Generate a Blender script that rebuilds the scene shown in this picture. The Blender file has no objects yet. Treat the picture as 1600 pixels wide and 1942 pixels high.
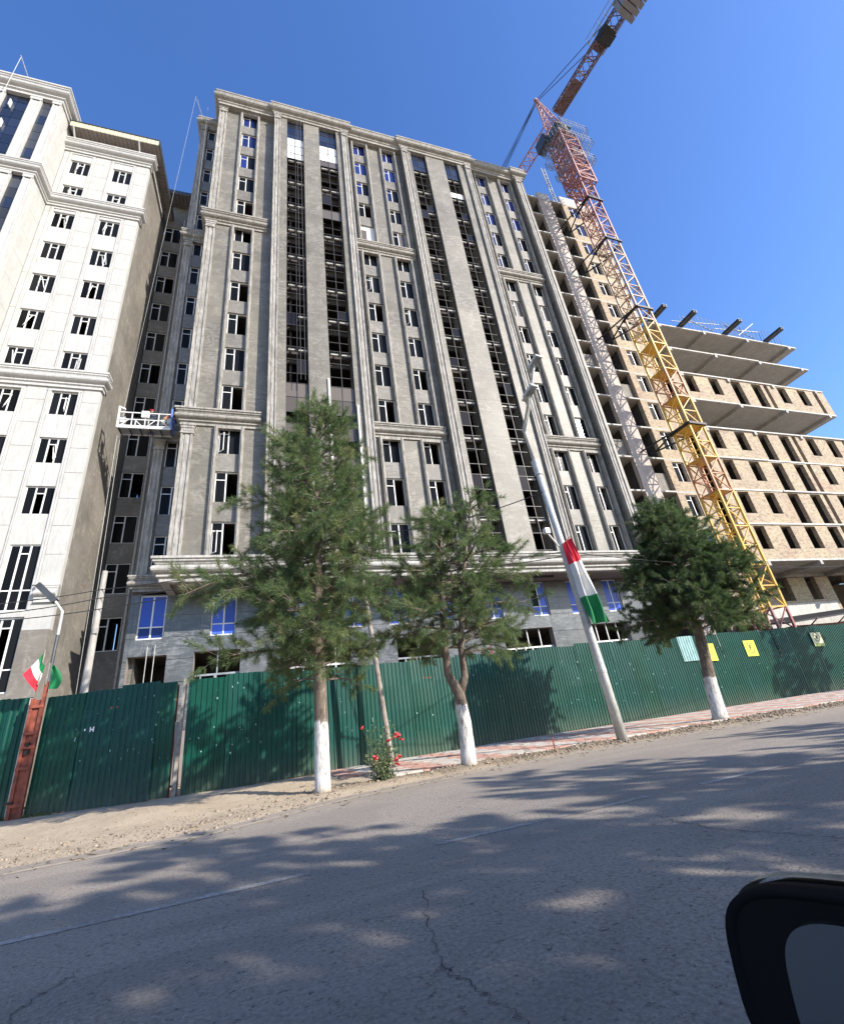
import bpy, math, random
import numpy as np
from mathutils import Vector, Matrix
random.seed(7); RNG = np.random.default_rng(7)
SC = bpy.context.scene
COL = SC.collection
rad = math.radians

# ------------------------------------------------------------------ camera
H = 1.1
YAW, PIT, ROL = rad(21.70), rad(24.769), rad(-7.590)
fw = Vector((math.sin(YAW)*math.cos(PIT), math.cos(YAW)*math.cos(PIT), math.sin(PIT)))
r0 = Vector((math.cos(YAW), -math.sin(YAW), 0)); u0 = r0.cross(fw)
cr, sr = math.cos(ROL), math.sin(ROL)
R_ = cr*r0 + sr*u0; U_ = -sr*r0 + cr*u0
cam = bpy.data.cameras.new('camera'); cam_o = bpy.data.objects.new('camera', cam); COL.objects.link(cam_o)
M = Matrix((R_, U_, -fw)).transposed().to_4x4(); M.translation = Vector((0, 0, H))
cam_o.matrix_world = M
cam.sensor_fit = 'HORIZONTAL'; cam.sensor_width = 36; cam.lens = 36*872.35/1600
cam.clip_start = 0.05; cam.clip_end = 3000
SC.camera = cam_o

# ------------------------------------------------------------------ light
SUN_L = Vector((-0.88, 1.0, -0.78)).normalized()          # direction the light travels
el = math.asin(-SUN_L.z); az = math.atan2(-SUN_L.x, -SUN_L.y)   # compass-like azimuth of the sun from +Y towards +X
W = bpy.data.worlds.new('World'); SC.world = W; W.use_nodes = True
nt = W.node_tree; nt.nodes.clear()
sky = nt.nodes.new('ShaderNodeTexSky'); sky.sky_type = 'NISHITA'; sky.sun_disc = False
sky.sun_elevation = el; sky.sun_rotation = az; sky.altitude = 300; sky.air_density = 1.3; sky.dust_density = 0.9; sky.ozone_density = 5.0
bg = nt.nodes.new('ShaderNodeBackground'); bg.inputs[1].default_value = 0.15
wo = nt.nodes.new('ShaderNodeOutputWorld')
hs = nt.nodes.new('ShaderNodeHueSaturation'); hs.inputs['Saturation'].default_value = 1.16; hs.inputs['Hue'].default_value = .512; hs.inputs['Value'].default_value = 1.0
nt.links.new(sky.outputs[0], hs.inputs['Color']); nt.links.new(hs.outputs[0], bg.inputs[0]); nt.links.new(bg.outputs[0], wo.inputs[0])
sun = bpy.data.lights.new('sun', 'SUN'); sun.energy = 4.5; sun.angle = rad(0.55); sun.color = (1.0, 0.93, 0.84)
sun_o = bpy.data.objects.new('sun', sun); COL.objects.link(sun_o)
sun_o.rotation_euler = SUN_L.to_track_quat('-Z', 'Y').to_euler()
SC.view_settings.view_transform = 'Standard'; SC.view_settings.look = 'None'
SC.view_settings.exposure = 0.92; SC.view_settings.gamma = 1.0; SC.view_settings.use_curve_mapping = False
SC.cycles.max_bounces = 6; SC.cycles.transparent_max_bounces = 8

# ------------------------------------------------------------------ materials
MATS = {}
def new_mat(name):
    m = bpy.data.materials.new(name); m.use_nodes = True; t = m.node_tree
    b = t.nodes['Principled BSDF']; MATS[name] = m
    return m, t, b
def N(t, ty, **kw):
    n = t.nodes.new(ty)
    for k, v in kw.items():
        if k.startswith('i_'):
            key = k[2:]; key = int(key) if key.isdigit() else key
            n.inputs[key].default_value = v
        else: setattr(n, k, v)
    return n
def L(t, a, b): t.links.new(a, b)
def ramp(t, fac, stops):
    n = t.nodes.new('ShaderNodeValToRGB'); e = n.color_ramp.elements
    e[0].position, e[0].color = stops[0][0], (*stops[0][1], 1)
    e[1].position, e[1].color = stops[-1][0], (*stops[-1][1], 1)
    for p, c in stops[1:-1]:
        x = e.new(p); x.color = (*c, 1)
    L(t, fac, n.inputs[0]); return n.outputs[0]
def coords(t, scale=(1, 1, 1), geo=True):
    if geo: src = t.nodes.new('ShaderNodeNewGeometry').outputs['Position']
    else: src = t.nodes.new('ShaderNodeTexCoord').outputs['Object']
    mp = t.nodes.new('ShaderNodeMapping'); mp.inputs['Scale'].default_value = scale
    L(t, src, mp.inputs[0]); return mp.outputs[0]
def noise(t, vec, scale, detail=4, rough=.55, dist=0):
    n = t.nodes.new('ShaderNodeTexNoise'); n.inputs['Scale'].default_value = scale
    n.inputs['Detail'].default_value = detail; n.inputs['Roughness'].default_value = rough
    n.inputs['Distortion'].default_value = dist; L(t, vec, n.inputs['Vector']); return n.outputs['Fac']
def mixc(t, fac, a, b, mode='MIX'):
    n = t.nodes.new('ShaderNodeMix'); n.data_type = 'RGBA'; n.blend_type = mode
    for key, val in ((0, fac), (6, a), (7, b)):
        if hasattr(val, 'node'): L(t, val, n.inputs[key])
        elif key == 0: n.inputs[0].default_value = val
        else: n.inputs[key].default_value = (*val, 1)
    return n.outputs[2]
def math_(t, op, a, b=None, c=None):
    n = t.nodes.new('ShaderNodeMath'); n.operation = op
    for i, v in enumerate((a, b, c)):
        if v is None: continue
        if hasattr(v, 'node'): L(t, v, n.inputs[i])
        else: n.inputs[i].default_value = v
    return n.outputs[0]
def bump(t, b, h, strength=.3, dist=.02):
    n = t.nodes.new('ShaderNodeBump'); n.inputs['Strength'].default_value = strength; n.inputs['Distance'].default_value = dist
    L(t, h, n.inputs['Height']); L(t, n.outputs[0], b.inputs['Normal'])
def objrand(t):
    return t.nodes.new('ShaderNodeObjectInfo').outputs['Random']

def mat_simple(name, col, rough=.6, metal=0., var=.25, vscale=3., spec=.5):
    m, t, b = new_mat(name); v = coords(t)
    n = noise(t, v, vscale, 5)
    d = tuple(c*(1-var) for c in col); l = tuple(min(1, c*(1+var)) for c in col)
    L(t, ramp(t, n, [(.3, d), (.7, l)]), b.inputs['Base Color'])
    b.inputs['Roughness'].default_value = rough; b.inputs['Metallic'].default_value = metal
    b.inputs['Specular IOR Level'].default_value = spec
    return m

def mat_stone(name, dark, mid, light, vein=(.42, .40, .36), vein_amt=.35, rough=.55, panel=True):
    m, t, b = new_mat(name); v = coords(t)
    big = noise(t, v, .35, 5, .6); fine = noise(t, v, 3.0, 8, .65)
    base = ramp(t, big, [(.3, dark), (.5, mid), (.72, light)])
    base = mixc(t, math_(t, 'MULTIPLY', fine, .35), base, tuple(c*.72 for c in mid))
    v2 = coords(t, (.55, .55, 1.9)); v2.node.inputs['Rotation'].default_value = (0, rad(-22), 0); vn = noise(t, v2, 1.15, 7, .62, 1.3)
    ridge = math_(t, 'ABSOLUTE', math_(t, 'SUBTRACT', vn, .5))
    vm = ramp(t, ridge, [(0, (1, 1, 1)), (.018, (.45, .45, .45)), (.05, (0, 0, 0))])
    patch = ramp(t, noise(t, v, .6, 3), [(.40, (.12, .12, .12)), (.58, (1, 1, 1))])
    f = math_(t, 'MULTIPLY', math_(t, 'MULTIPLY', vm, patch), vein_amt)
    base = mixc(t, f, base, vein)
    # pale smears (mortar dust)
    sm = noise(t, coords(t, (1.3, 1.3, .8)), 1.6, 7, .75, .6)
    f2 = math_(t, 'MULTIPLY', ramp(t, sm, [(.54, (0, 0, 0)), (.66, (1, 1, 1))]), .38)
    base = mixc(t, f2, base, tuple(min(1, c*1.8) for c in light))
    # each piece a slightly different tone
    rv = math_(t, 'ADD', math_(t, 'MULTIPLY', objrand(t), .18), .91)
    base = mixc(t, 1.0, base, rv, 'MULTIPLY')
    L(t, base, b.inputs['Base Color']); b.inputs['Roughness'].default_value = rough
    bump(t, b, fine, .25, .02)
    return m
facade_stone = mat_stone('facade_stone', (.100, .091, .071), (.140, .128, .101), (.195, .177, .140))
spandrel_stone = mat_stone('spandrel_stone', (.115, .107, .090), (.15, .139, .117), (.19, .177, .150))
podium_stone = mat_stone('podium_stone', (.062, .067, .072), (.088, .094, .098), (.125, .13, .132), vein=(.34, .35, .35), vein_amt=.42, rough=.3)
grey_render = mat_stone('grey_render', (.12, .11, .092), (.175, .16, .135), (.24, .222, .19), vein_amt=.2, rough=.85)

def mat_trim(name, a, b_, stain):
    m, t, b = new_mat(name); v = coords(t)
    n1 = noise(t, v, 1.1, 6, .7); n2 = noise(t, coords(t, (3, 3, .5)), 2.2, 6, .7, .8)
    c = ramp(t, n1, [(.3, a), (.65, b_)])
    f = ramp(t, n2, [(.45, (0, 0, 0)), (.62, (.75, .75, .75))])
    c = mixc(t, f, c, stain)
    L(t, c, b.inputs['Base Color']); b.inputs['Roughness'].default_value = .75
    bump(t, b, n2, .3, .02); return m
trim_mat = mat_trim('cornice_plaster', (.225, .21, .182), (.36, .34, .30), (.125, .116, .10))
pil_mat = mat_trim('pilaster_plaster', (.22, .205, .178), (.385, .365, .33), (.125, .116, .10))
ledge_mat = mat_trim('pale_ledge_plaster', (.32, .305, .275), (.46, .445, .41), (.20, .19, .17))
white_mat = mat_trim('cream_cladding', (.385, .378, .352), (.445, .438, .41), (.35, .342, .318))
white_trim = mat_trim('cream_moulding', (.41, .403, .385), (.475, .468, .447), (.34, .332, .31))
concrete = mat_trim('raw_concrete', (.30, .28, .25), (.40, .375, .335), (.23, .215, .19))
slab_edge = mat_trim('slab_edge_concrete', (.40, .385, .35), (.54, .52, .48), (.28, .265, .24))
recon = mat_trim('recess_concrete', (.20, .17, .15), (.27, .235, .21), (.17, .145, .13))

m, t, b = new_mat('brick'); v = coords(t, (1, 1, 1), geo=False)
sep = N(t, 'ShaderNodeSeparateXYZ'); L(t, v, sep.inputs[0]); cmb = N(t, 'ShaderNodeCombineXYZ')
L(t, sep.outputs[0], cmb.inputs[0]); L(t, sep.outputs[2], cmb.inputs[1])
br = N(t, 'ShaderNodeTexBrick', i_Scale=1.0); L(t, cmb.outputs[0], br.inputs['Vector'])
br.inputs['Color1'].default_value = (.44, .345, .235, 1); br.inputs['Color2'].default_value = (.33, .235, .16, 1); br.inputs['Mortar'].default_value = (.31, .27, .21, 1)
br.inputs['Brick Width'].default_value = .27; br.inputs['Row Height'].default_value = .10; br.inputs['Mortar Size'].default_value = .016; br.inputs['Bias'].default_value = 0
zone = noise(t, coords(t, (1, 1, 1.4)), .42, 4, .6)
c = mixc(t, ramp(t, zone, [(.42, (0, 0, 0)), (.60, (.8, .8, .8))]), br.outputs[0], mixc(t, .6, br.outputs[0], (.46, .385, .235)))
c = mixc(t, ramp(t, noise(t, coords(t), .55, 3, .6), [(.52, (0, 0, 0)), (.66, (.6, .6, .6))]), c, mixc(t, .5, c, (.34, .185, .13)))
fin = noise(t, coords(t, (1, 1, 2.2)), 2.6, 6, .85)
c = mixc(t, ramp(t, fin, [(.50, (0, 0, 0)), (.60, (.75, .75, .75))]), c, (.13, .09, .065))
c = mixc(t, ramp(t, noise(t, coords(t, (1, 1, 2)), 3.3, 6, .85), [(.54, (0, 0, 0)), (.64, (.7, .7, .7))]), c, (.56, .50, .38))
L(t, c, b.inputs['Base Color']); b.inputs['Roughness'].default_value = .9; bump(t, b, br.outputs['Fac'], .4, .02)
brick = m

def mat_glass(name, col, rough=.04, spec=.7):
    m, t, b = new_mat(name)
    rv = math_(t, 'ADD', math_(t, 'MULTIPLY', objrand(t), .8), .6)
    L(t, mixc(t, 1.0, col, rv, 'MULTIPLY'), b.inputs['Base Color'])
    b.inputs['Roughness'].default_value = rough; b.inputs['Specular IOR Level'].default_value = spec
    n = noise(t, coords(t), 1.3, 2); bump(t, b, n, .06, .03)
    return m
glass_dark = mat_glass('dark_glass', (.009, .010, .011), .12, .06)
glass_blue = mat_glass('blue_film_glass', (.014, .026, .12), .15, .2)
film_blue = mat_glass('bright_blue_film', (.045, .105, .52), .3, .3)
glass_bronze = mat_glass('bronze_glass', (.017, .015, .014), .08, .18)
glass_tan = mat_glass('tan_reflection_glass', (.10, .085, .07), .25, .4)  # tan reflection painted as the pane's own colour
glass_tower = mat_glass('navy_glass', (.016, .022, .040), .05, .45)
glass_speck = mat_glass('speckled_glass', (.04, .042, .045), .3, .5)
pvc = mat_simple('white_pvc', (.66, .66, .64), .45, var=.06)
mullion = mat_simple('bronze_mullion', (.05, .048, .046), .5, .2, var=.2)
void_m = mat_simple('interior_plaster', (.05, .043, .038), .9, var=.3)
reflection_box_white = mat_simple('white_reflection_and_box', (.75, .75, .73), .6, var=.15, vscale=1.5)  # white reflections painted as pane colour; also the gondola's control box
black_steel = mat_simple('black_steel', (.015, .015, .017), .6, .2)
dark_steel = mat_simple('dark_grey_steel', (.07, .075, .08), .5, .5)
grey_paint = mat_simple('grey_paint', (.24, .26, .28), .5, .1)
galv = mat_simple('pole_paint', (.46, .455, .43), .5, .1, var=.2, vscale=6)
wood_grey = mat_simple('weathered_wood', (.26, .23, .20), .9, var=.35, vscale=5)
cab_black = mat_simple('cable_rubber', (.02, .02, .022), .6)
rust = mat_simple('rust_red_paint', (.22, .055, .03), .7, var=.45, vscale=4)
def crane_paint(name, col, dirty):
    m, t, b = new_mat(name); n = noise(t, coords(t), 1.7, 5, .7)
    L(t, ramp(t, n, [(.35, col), (.7, dirty)]), b.inputs['Base Color']); b.inputs['Roughness'].default_value = .55; return m
cr_yellow = crane_paint('yellow_crane_paint', (.62, .36, .03), (.50, .33, .08))
cr_orange = crane_paint('orange_crane_paint', (.45, .17, .06), (.40, .24, .12))
cr_tan = crane_paint('faded_crane_paint', (.42, .30, .20), (.30, .18, .12))
cr_red = crane_paint('red_crane_paint', (.28, .085, .075), (.34, .19, .17))
cr_dark = crane_paint('dull_red_crane_paint', (.10, .05, .05), (.16, .11, .11))
cr_pink = crane_paint('faded_red_crane_paint', (.36, .20, .18), (.30, .10, .09))

# corrugated green sheet
m, t, b = new_mat('green_sheet'); v = coords(t)
n = noise(t, v, .9, 5, .65); n2 = noise(t, coords(t, (6, 6, .8)), 2.5, 5, .7)
base = ramp(t, n, [(.3, (.001, .043, .026)), (.7, (.002, .068, .045))])
rv = objrand(t)
base = mixc(t, math_(t, 'MULTIPLY', rv, .6), base, (.007, .060, .058))
rst = ramp(t, noise(t, coords(t, (3, 3, .35)), 1.9, 6, .7, .4), [(.62, (0, 0, 0)), (.74, (.45, .45, .45))])
base = mixc(t, rst, base, (.03, .055, .032))
geo = t.nodes.new('ShaderNodeNewGeometry'); sz = N(t, 'ShaderNodeSeparateXYZ'); L(t, geo.outputs['Position'], sz.inputs[0])
zz = N(t, 'ShaderNodeMapRange'); L(t, sz.outputs[2], zz.inputs[0]); zz.inputs[1].default_value = 1.1; zz.inputs[2].default_value = 0.0; zz.inputs[3].default_value = 0; zz.inputs[4].default_value = 1
dust = math_(t, 'MULTIPLY', math_(t, 'POWER', zz.outputs[0], 1.6), math_(t, 'ADD', math_(t, 'MULTIPLY', n2, .75), -.05))
base = mixc(t, dust, base, (.19, .17, .125))
sc = ramp(t, noise(t, coords(t, (5, 5, 3)), 1.6, 7, .75, .5), [(.66, (0, 0, 0)), (.72, (.6, .6, .6))])
base = mixc(t, math_(t, 'MULTIPLY', sc, .6), base, (.18, .28, .25))
L(t, base, b.inputs['Base Color']); b.inputs['Roughness'].default_value = .42; b.inputs['Specular IOR Level'].default_value = .28
bump(t, b, n2, .15, .01)
green = m
pale_sheet = mat_simple('pale_corrugated_sheet', (.25, .42, .40), .4, var=.2)

# asphalt
m, t, b = new_mat('asphalt'); v = coords(t)
agg = N(t, 'ShaderNodeTexVoronoi', i_Scale=48.0); L(t, v, agg.inputs['Vector'])
f1 = noise(t, v, 34, 7, .85); f2 = noise(t, v, .5, 5, .6); tracks = noise(t, coords(t, (.12, 1.3, 1)), 1.2, 4, .5)
base = ramp(t, f1, [(.36, (.070, .058, .046)), (.5, (.262, .220, .176)), (.64, (.52, .45, .365))])
base = mixc(t, ramp(t, agg.outputs['Color'], [(.35, (0, 0, 0)), (.85, (.55, .55, .55))]), base, (.35, .305, .255))
base = mixc(t, ramp(t, f2, [(.4, (0, 0, 0)), (.7, (.45, .45, .45))]), base, (.165, .155, .145))
base = mixc(t, math_(t, 'MULTIPLY', tracks, .45), base, (.27, .24, .212))
holes = ramp(t, noise(t, v, 14, 5, .8), [(.58, (0, 0, 0)), (.64, (.9, .9, .9))])
base = mixc(t, holes, base, (.045, .042, .04))
pat = ramp(t, noise(t, coords(t, (.35, .8, 1)), .7, 5, .65, .8), [(.46, (0, 0, 0)), (.54, (.55, .55, .55))])
base = mixc(t, pat, base, (.13, .118, .108), 'MULTIPLY') if False else mixc(t, math_(t, 'MULTIPLY', pat, .45), base, (.12, .108, .098))
# dust blown to the verge
sy = N(t, 'ShaderNodeSeparateXYZ'); L(t, v, sy.inputs[0])
mr = N(t, 'ShaderNodeMapRange'); L(t, sy.outputs[1], mr.inputs[0]); mr.inputs[1].default_value = 6.5; mr.inputs[2].default_value = 12.0
mx = N(t, 'ShaderNodeMapRange'); L(t, sy.outputs[0], mx.inputs[0]); mx.inputs[1].default_value = 2.0; mx.inputs[2].default_value = -4.0; mx.inputs[3].default_value = 0; mx.inputs[4].default_value = .22
df = math_(t, 'ADD', math_(t, 'MULTIPLY', math_(t, 'POWER', mr.outputs[0], 1.7), .62), math_(t, 'MULTIPLY', mx.outputs[0], mr.outputs[0]))
df = math_(t, 'MINIMUM', math_(t, 'MULTIPLY', df, math_(t, 'ADD', f2, .6)), .9)
base = mixc(t, df, base, (.36, .30, .235))
L(t, base, b.inputs['Base Color']); b.inputs['Roughness'].default_value = .85
hh = math_(t, 'ADD', math_(t, 'MULTIPLY', agg.outputs['Distance'], .6), f1); bump(t, b, hh, .9, .012)
asphalt = m
m, t, b = new_mat('worn_road_paint'); v = coords(t)
n = noise(t, v, 22, 6, .8); n2 = noise(t, v, 1.2, 4)
k = math_(t, 'ADD', math_(t, 'MULTIPLY', n, .6), math_(t, 'MULTIPLY', n2, .42))
L(t, ramp(t, k, [(.47, (.20, .18, .158)), (.60, (.40, .375, .345))]), b.inputs['Base Color']); b.inputs['Roughness'].default_value = .8; road_paint = m
m, t, b = new_mat('worn_edge_paint'); v = coords(t)
n = noise(t, v, 9, 6, .8)
L(t, ramp(t, n, [(.40, (.30, .255, .20)), (.62, (.46, .38, .27))]), b.inputs['Base Color']); b.inputs['Roughness'].default_value = .9; edge_paint = m
# dirt
m, t, b = new_mat('dry_dirt'); v = coords(t)
n1 = noise(t, v, .8, 5, .6); n2 = noise(t, v, 9, 7, .75); n3 = noise(t, v, 30, 4, .7)
base = ramp(t, n1, [(.3, (.36, .285, .20)), (.7, (.50, .41, .295))])
base = mixc(t, ramp(t, n2, [(.52, (0, 0, 0)), (.72, (.7, .7, .7))]), base, (.25, .20, .145))
base = mixc(t, ramp(t, n3, [(.60, (0, 0, 0)), (.75, (.7, .7, .7))]), base, (.58, .52, .43))
at = N(t, 'ShaderNodeAttribute', attribute_name='humus'); base = mixc(t, at.outputs['Fac'], base, mixc(t, n2, (.14, .105, .075), (.30, .235, .17)))
L(t, base, b.inputs['Base Color']); b.inputs['Roughness'].default_value = .95
bump(t, b, math_(t, 'ADD', n2, math_(t, 'MULTIPLY', n3, .5)), .8, .05)
dirt = m
m, t, b = new_mat('gravel'); v = coords(t)
L(t, ramp(t, noise(t, v, 6, 4, .7), [(.3, (.13, .10, .075)), (.5, (.26, .21, .155)), (.75, (.40, .34, .265))]), b.inputs['Base Color']); b.inputs['Roughness'].default_value = .9; gravel_m = m
paver_pink = mat_simple('pink_paver', (.46, .27, .21), .85, var=.2, vscale=7)
paver_grey = mat_simple('grey_paver', (.46, .42, .37), .85, var=.2, vscale=7)

def mat_bark():
    m, t, b = new_mat('bark_with_whitewash'); v = coords(t)
    n = noise(t, coords(t, (9, 9, 2.2)), 2.0, 6, .7, .8)
    bark = ramp(t, n, [(.35, (.06, .045, .035)), (.55, (.17, .135, .105)), (.72, (.30, .25, .20))])
    oc = t.nodes.new('ShaderNodeTexCoord').outputs['Object']; s = N(t, 'ShaderNodeSeparateXYZ'); L(t, oc, s.inputs[0])
    h = math_(t, 'ADD', s.outputs[2], math_(t, 'MULTIPLY', noise(t, coords(t, (1, 1, .35)), 9, 6, .75), .75))
    wmask = math_(t, 'LESS_THAN', h, 1.80)
    wash = ramp(t, n, [(.36, (.16, .13, .105)), (.46, (.52, .50, .47)), (.66, (.70, .69, .66))])
    mud = N(t, 'ShaderNodeMapRange'); L(t, s.outputs[2], mud.inputs[0]); mud.inputs[1].default_value = .02; mud.inputs[2].default_value = .28; mud.inputs[3].default_value = .75; mud.inputs[4].default_value = 0
    wash = mixc(t, mud.outputs[0], wash, (.36, .29, .22))
    L(t, mixc(t, wmask, bark, wash), b.inputs['Base Color']); b.inputs['Roughness'].default_value = .95
    bump(t, b, n, .9, .03); return m
bark = mat_bark()
def mat_needles(name, c0, c1, c2):
    m, t, b = new_mat(name)
    a = N(t, 'ShaderNodeAttribute', attribute_name='tint')
    c = ramp(t, a.outputs['Fac'], [(0, c0), (.6, c1), (1, c2)])
    L(t, c, b.inputs['Base Color']); b.inputs['Roughness'].default_value = .55; b.inputs['Specular IOR Level'].default_value = .35
    tr = N(t, 'ShaderNodeBsdfTranslucent'); L(t, mixc(t, .5, c, (.14, .22, .04)), tr.inputs[0])
    mx = N(t, 'ShaderNodeMixShader', i_0=.36); out = t.nodes['Material Output']
    L(t, b.outputs[0], mx.inputs[1]); L(t, tr.outputs[0], mx.inputs[2]); L(t, mx.outputs[0], out.inputs[0]); return m
needles = mat_needles('pine_needles', (.062, .108, .046), (.138, .198, .078), (.31, .30, .14))
needles_dk = mat_needles('dark_pine_needles', (.040, .074, .040), (.086, .135, .060), (.20, .22, .10))
leaf_m = mat_needles('rose_leaf', (.07, .10, .05), (.15, .19, .09), (.34, .36, .22))
rose_m = mat_simple('rose_petals', (.62, .075, .085), .6, var=.4, vscale=20)
weed_m = mat_needles('weed_leaf', (.05, .07, .02), (.12, .15, .05), (.2, .2, .08))

# ------------------------------------------------------------------ mesh helpers
BOXF = [(0, 3, 2, 1), (4, 5, 6, 7), (0, 1, 5, 4), (1, 2, 6, 5), (2, 3, 7, 6), (3, 0, 4, 7)]
class MB:
    def __init__(s): s.v = []; s.f = []
    def box(s, x0, x1, y0, y1, z0, z1):
        n = len(s.v)
        s.v += [(x0, y0, z0), (x1, y0, z0), (x1, y1, z0), (x0, y1, z0), (x0, y0, z1), (x1, y0, z1), (x1, y1, z1), (x0, y1, z1)]
        s.f += [tuple(n+i for i in q) for q in BOXF]; return s
    def bar(s, a, b, w=.1, h=None):
        a = Vector(a); b = Vector(b); h = h or w; d = (b-a)
        if d.length < 1e-6: return s
        d.normalize(); up = Vector((0, 0, 1)) if abs(d.z) < .95 else Vector((0, 1, 0))
        sx = d.cross(up).normalized()*(w/2); sy = sx.cross(d).normalized()*(h/2); n = len(s.v)
        for p in (a, b): s.v += [tuple(p-sx-sy), tuple(p+sx-sy), tuple(p+sx+sy), tuple(p-sx+sy)]
        s.f += [tuple(n+i for i in q) for q in BOXF]; return s
    def tube(s, pts, rr, n=8, cap=True):
        pts = [Vector(p) for p in pts]; k = len(s.v)
        if not hasattr(rr, '__len__'): rr = [rr]*len(pts)
        ref = None
        for i, p in enumerate(pts):
            d = (pts[min(i+1, len(pts)-1)]-pts[max(i-1, 0)]).normalized()
            if ref is None: ref = Vector((1, 0, 0)) if abs(d.x) < .9 else Vector((0, 1, 0))
            a = d.cross(ref).normalized(); bb = d.cross(a)
            for j in range(n):
                th = 2*math.pi*j/n; s.v.append(tuple(p+(a*math.cos(th)+bb*math.sin(th))*rr[i]))
        for i in range(len(pts)-1):
            for j in range(n):
                s.f.append((k+i*n+j, k+i*n+(j+1) % n, k+(i+1)*n+(j+1) % n, k+(i+1)*n+j))
        if cap: s.f.append(tuple(k+j for j in range(n))[::-1]); s.f.append(tuple(k+(len(pts)-1)*n+j for j in range(n)))
        return s
    def quad(s, *p):
        n = len(s.v); s.v += [tuple(q) for q in p]; s.f.append(tuple(range(n, n+len(p)))); return s
    def mesh(s, name, mat=None, smooth=False):
        me = bpy.data.meshes.new(name); me.from_pydata(s.v, [], s.f); me.update()
        if mat:
            for x in (mat if isinstance(mat, (list, tuple)) else [mat]): me.materials.append(x)
        if smooth: me.polygons.foreach_set('use_smooth', [True]*len(me.polygons))
        return me
def link(name, me, parent=None, loc=(0, 0, 0), rot=None):
    o = bpy.data.objects.new(name, me); COL.objects.link(o)
    if parent: o.parent = parent
    o.location = loc
    if rot: o.rotation_euler = rot
    return o
def tag(o, label, cat=None, group=None, kind=None):
    if label: o['label'] = label
    if cat: o['category'] = cat
    if group: o['group'] = group
    if kind: o['kind'] = kind
    return o
def thing(name, label, cat, loc=(0, 0, 0), rotz=0, group=None):
    o = bpy.data.objects.new(name, None); COL.objects.link(o); o.location = loc; o.rotation_euler = (0, 0, rotz)
    o.empty_display_size = .5
    return tag(o, label, cat, group)
def struct(name, me): o = link(name, me); o['kind'] = 'structure'; return o

AF = rad(-1.95)
tv = Vector((math.cos(AF), math.sin(AF), 0)); nv = Vector((-math.sin(AF), math.cos(AF), 0))
def Fp(s, D, z=0): return tv*s + nv*(D*math.cos(AF)) + Vector((0, 0, z))
class Bld:
    """a building whose parts are given in facade coordinates: s along the street, D away from it, z up"""
    def __init__(self, name, label, s0, D0, cat='building'):
        self.o = thing(name, label, cat, Fp(s0, D0), AF); self.s0, self.D0 = s0, D0
    def part(self, name, mb, mat, at=(0, 0, 0), parent=None, smooth=False):
        me = mb.mesh(name, mat, smooth) if isinstance(mb, MB) else mb
        if parent: return link(name, me, parent, at)
        if isinstance(mb, MB):
            o = link(name, me, self.o, (at[0]-self.s0, at[1]-self.D0, at[2]))
        else: o = link(name, me, self.o, (at[0]-self.s0, at[1]-self.D0, at[2]))
        return o
    def box(self, name, mat, s0, s1, d0, d1, z0, z1):
        c = ((s0+s1)/2, (d0+d1)/2, z0)
        return self.part(name, MB().box(s0-c[0], s1-c[0], d0-c[1], d1-c[1], 0, z1-z0), mat, c)

def extrude_profile(path, prof, closed_ends=True):
    """path: plan polyline (s,D) walked with the outside on its right; prof: list of (offset, z)"""
    P = [Vector(p) for p in path]; n = len(P); nor = []
    for i in range(n-1):
        d = (P[i+1]-P[i]).normalized(); nor.append(Vector((d.y, -d.x)))
    mb = MB(); k = len(prof)
    for i in range(n):
        if i == 0: m = nor[0]
        elif i == n-1: m = nor[-1]
        else:
            m = (nor[i-1]+nor[i]); m = m/(m.dot(nor[i]))
        for (o, z) in prof: mb.v.append((P[i].x+m.x*o, P[i].y+m.y*o, z))
    for i in range(n-1):
        for j in range(k-1): mb.f.append((i*k+j, (i+1)*k+j, (i+1)*k+j+1, i*k+j+1))
    if closed_ends:
        mb.f.append(tuple(range(k))); mb.f.append(tuple((n-1)*k+j for j in range(k))[::-1])
    return mb
def arc(o0, z0, r, a0, a1, n=6, sx=1.0):
    return [(o0+sx*r*math.cos(rad(a0+(a1-a0)*i/n)), z0+r*math.sin(rad(a0+(a1-a0)*i/n))) for i in range(n+1)]
def cornice_prof(zt, zb, o=.5):
    """moulded cornice between zt (top) and zb (bottom): cap, fillet, fat half round, two lower fillets"""
    h = zt-zb
    p = [(-.3, zt), (o, zt), (o, zt-.10*h), (o*.86, zt-.12*h), (o*.86, zt-.20*h), (o*.70, zt-.24*h), (o*.62, zt-.30*h)]
    p += arc(o*.42, zt-.50*h, .17*h, 80, -80, 6, 1.25)
    p += [(o*.36, zt-.70*h), (o*.46, zt-.72*h), (o*.46, zt-.80*h), (o*.22, zt-.84*h), (o*.22, zt-.96*h), (.10, zb), (-.3, zb)]
    return p

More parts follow.
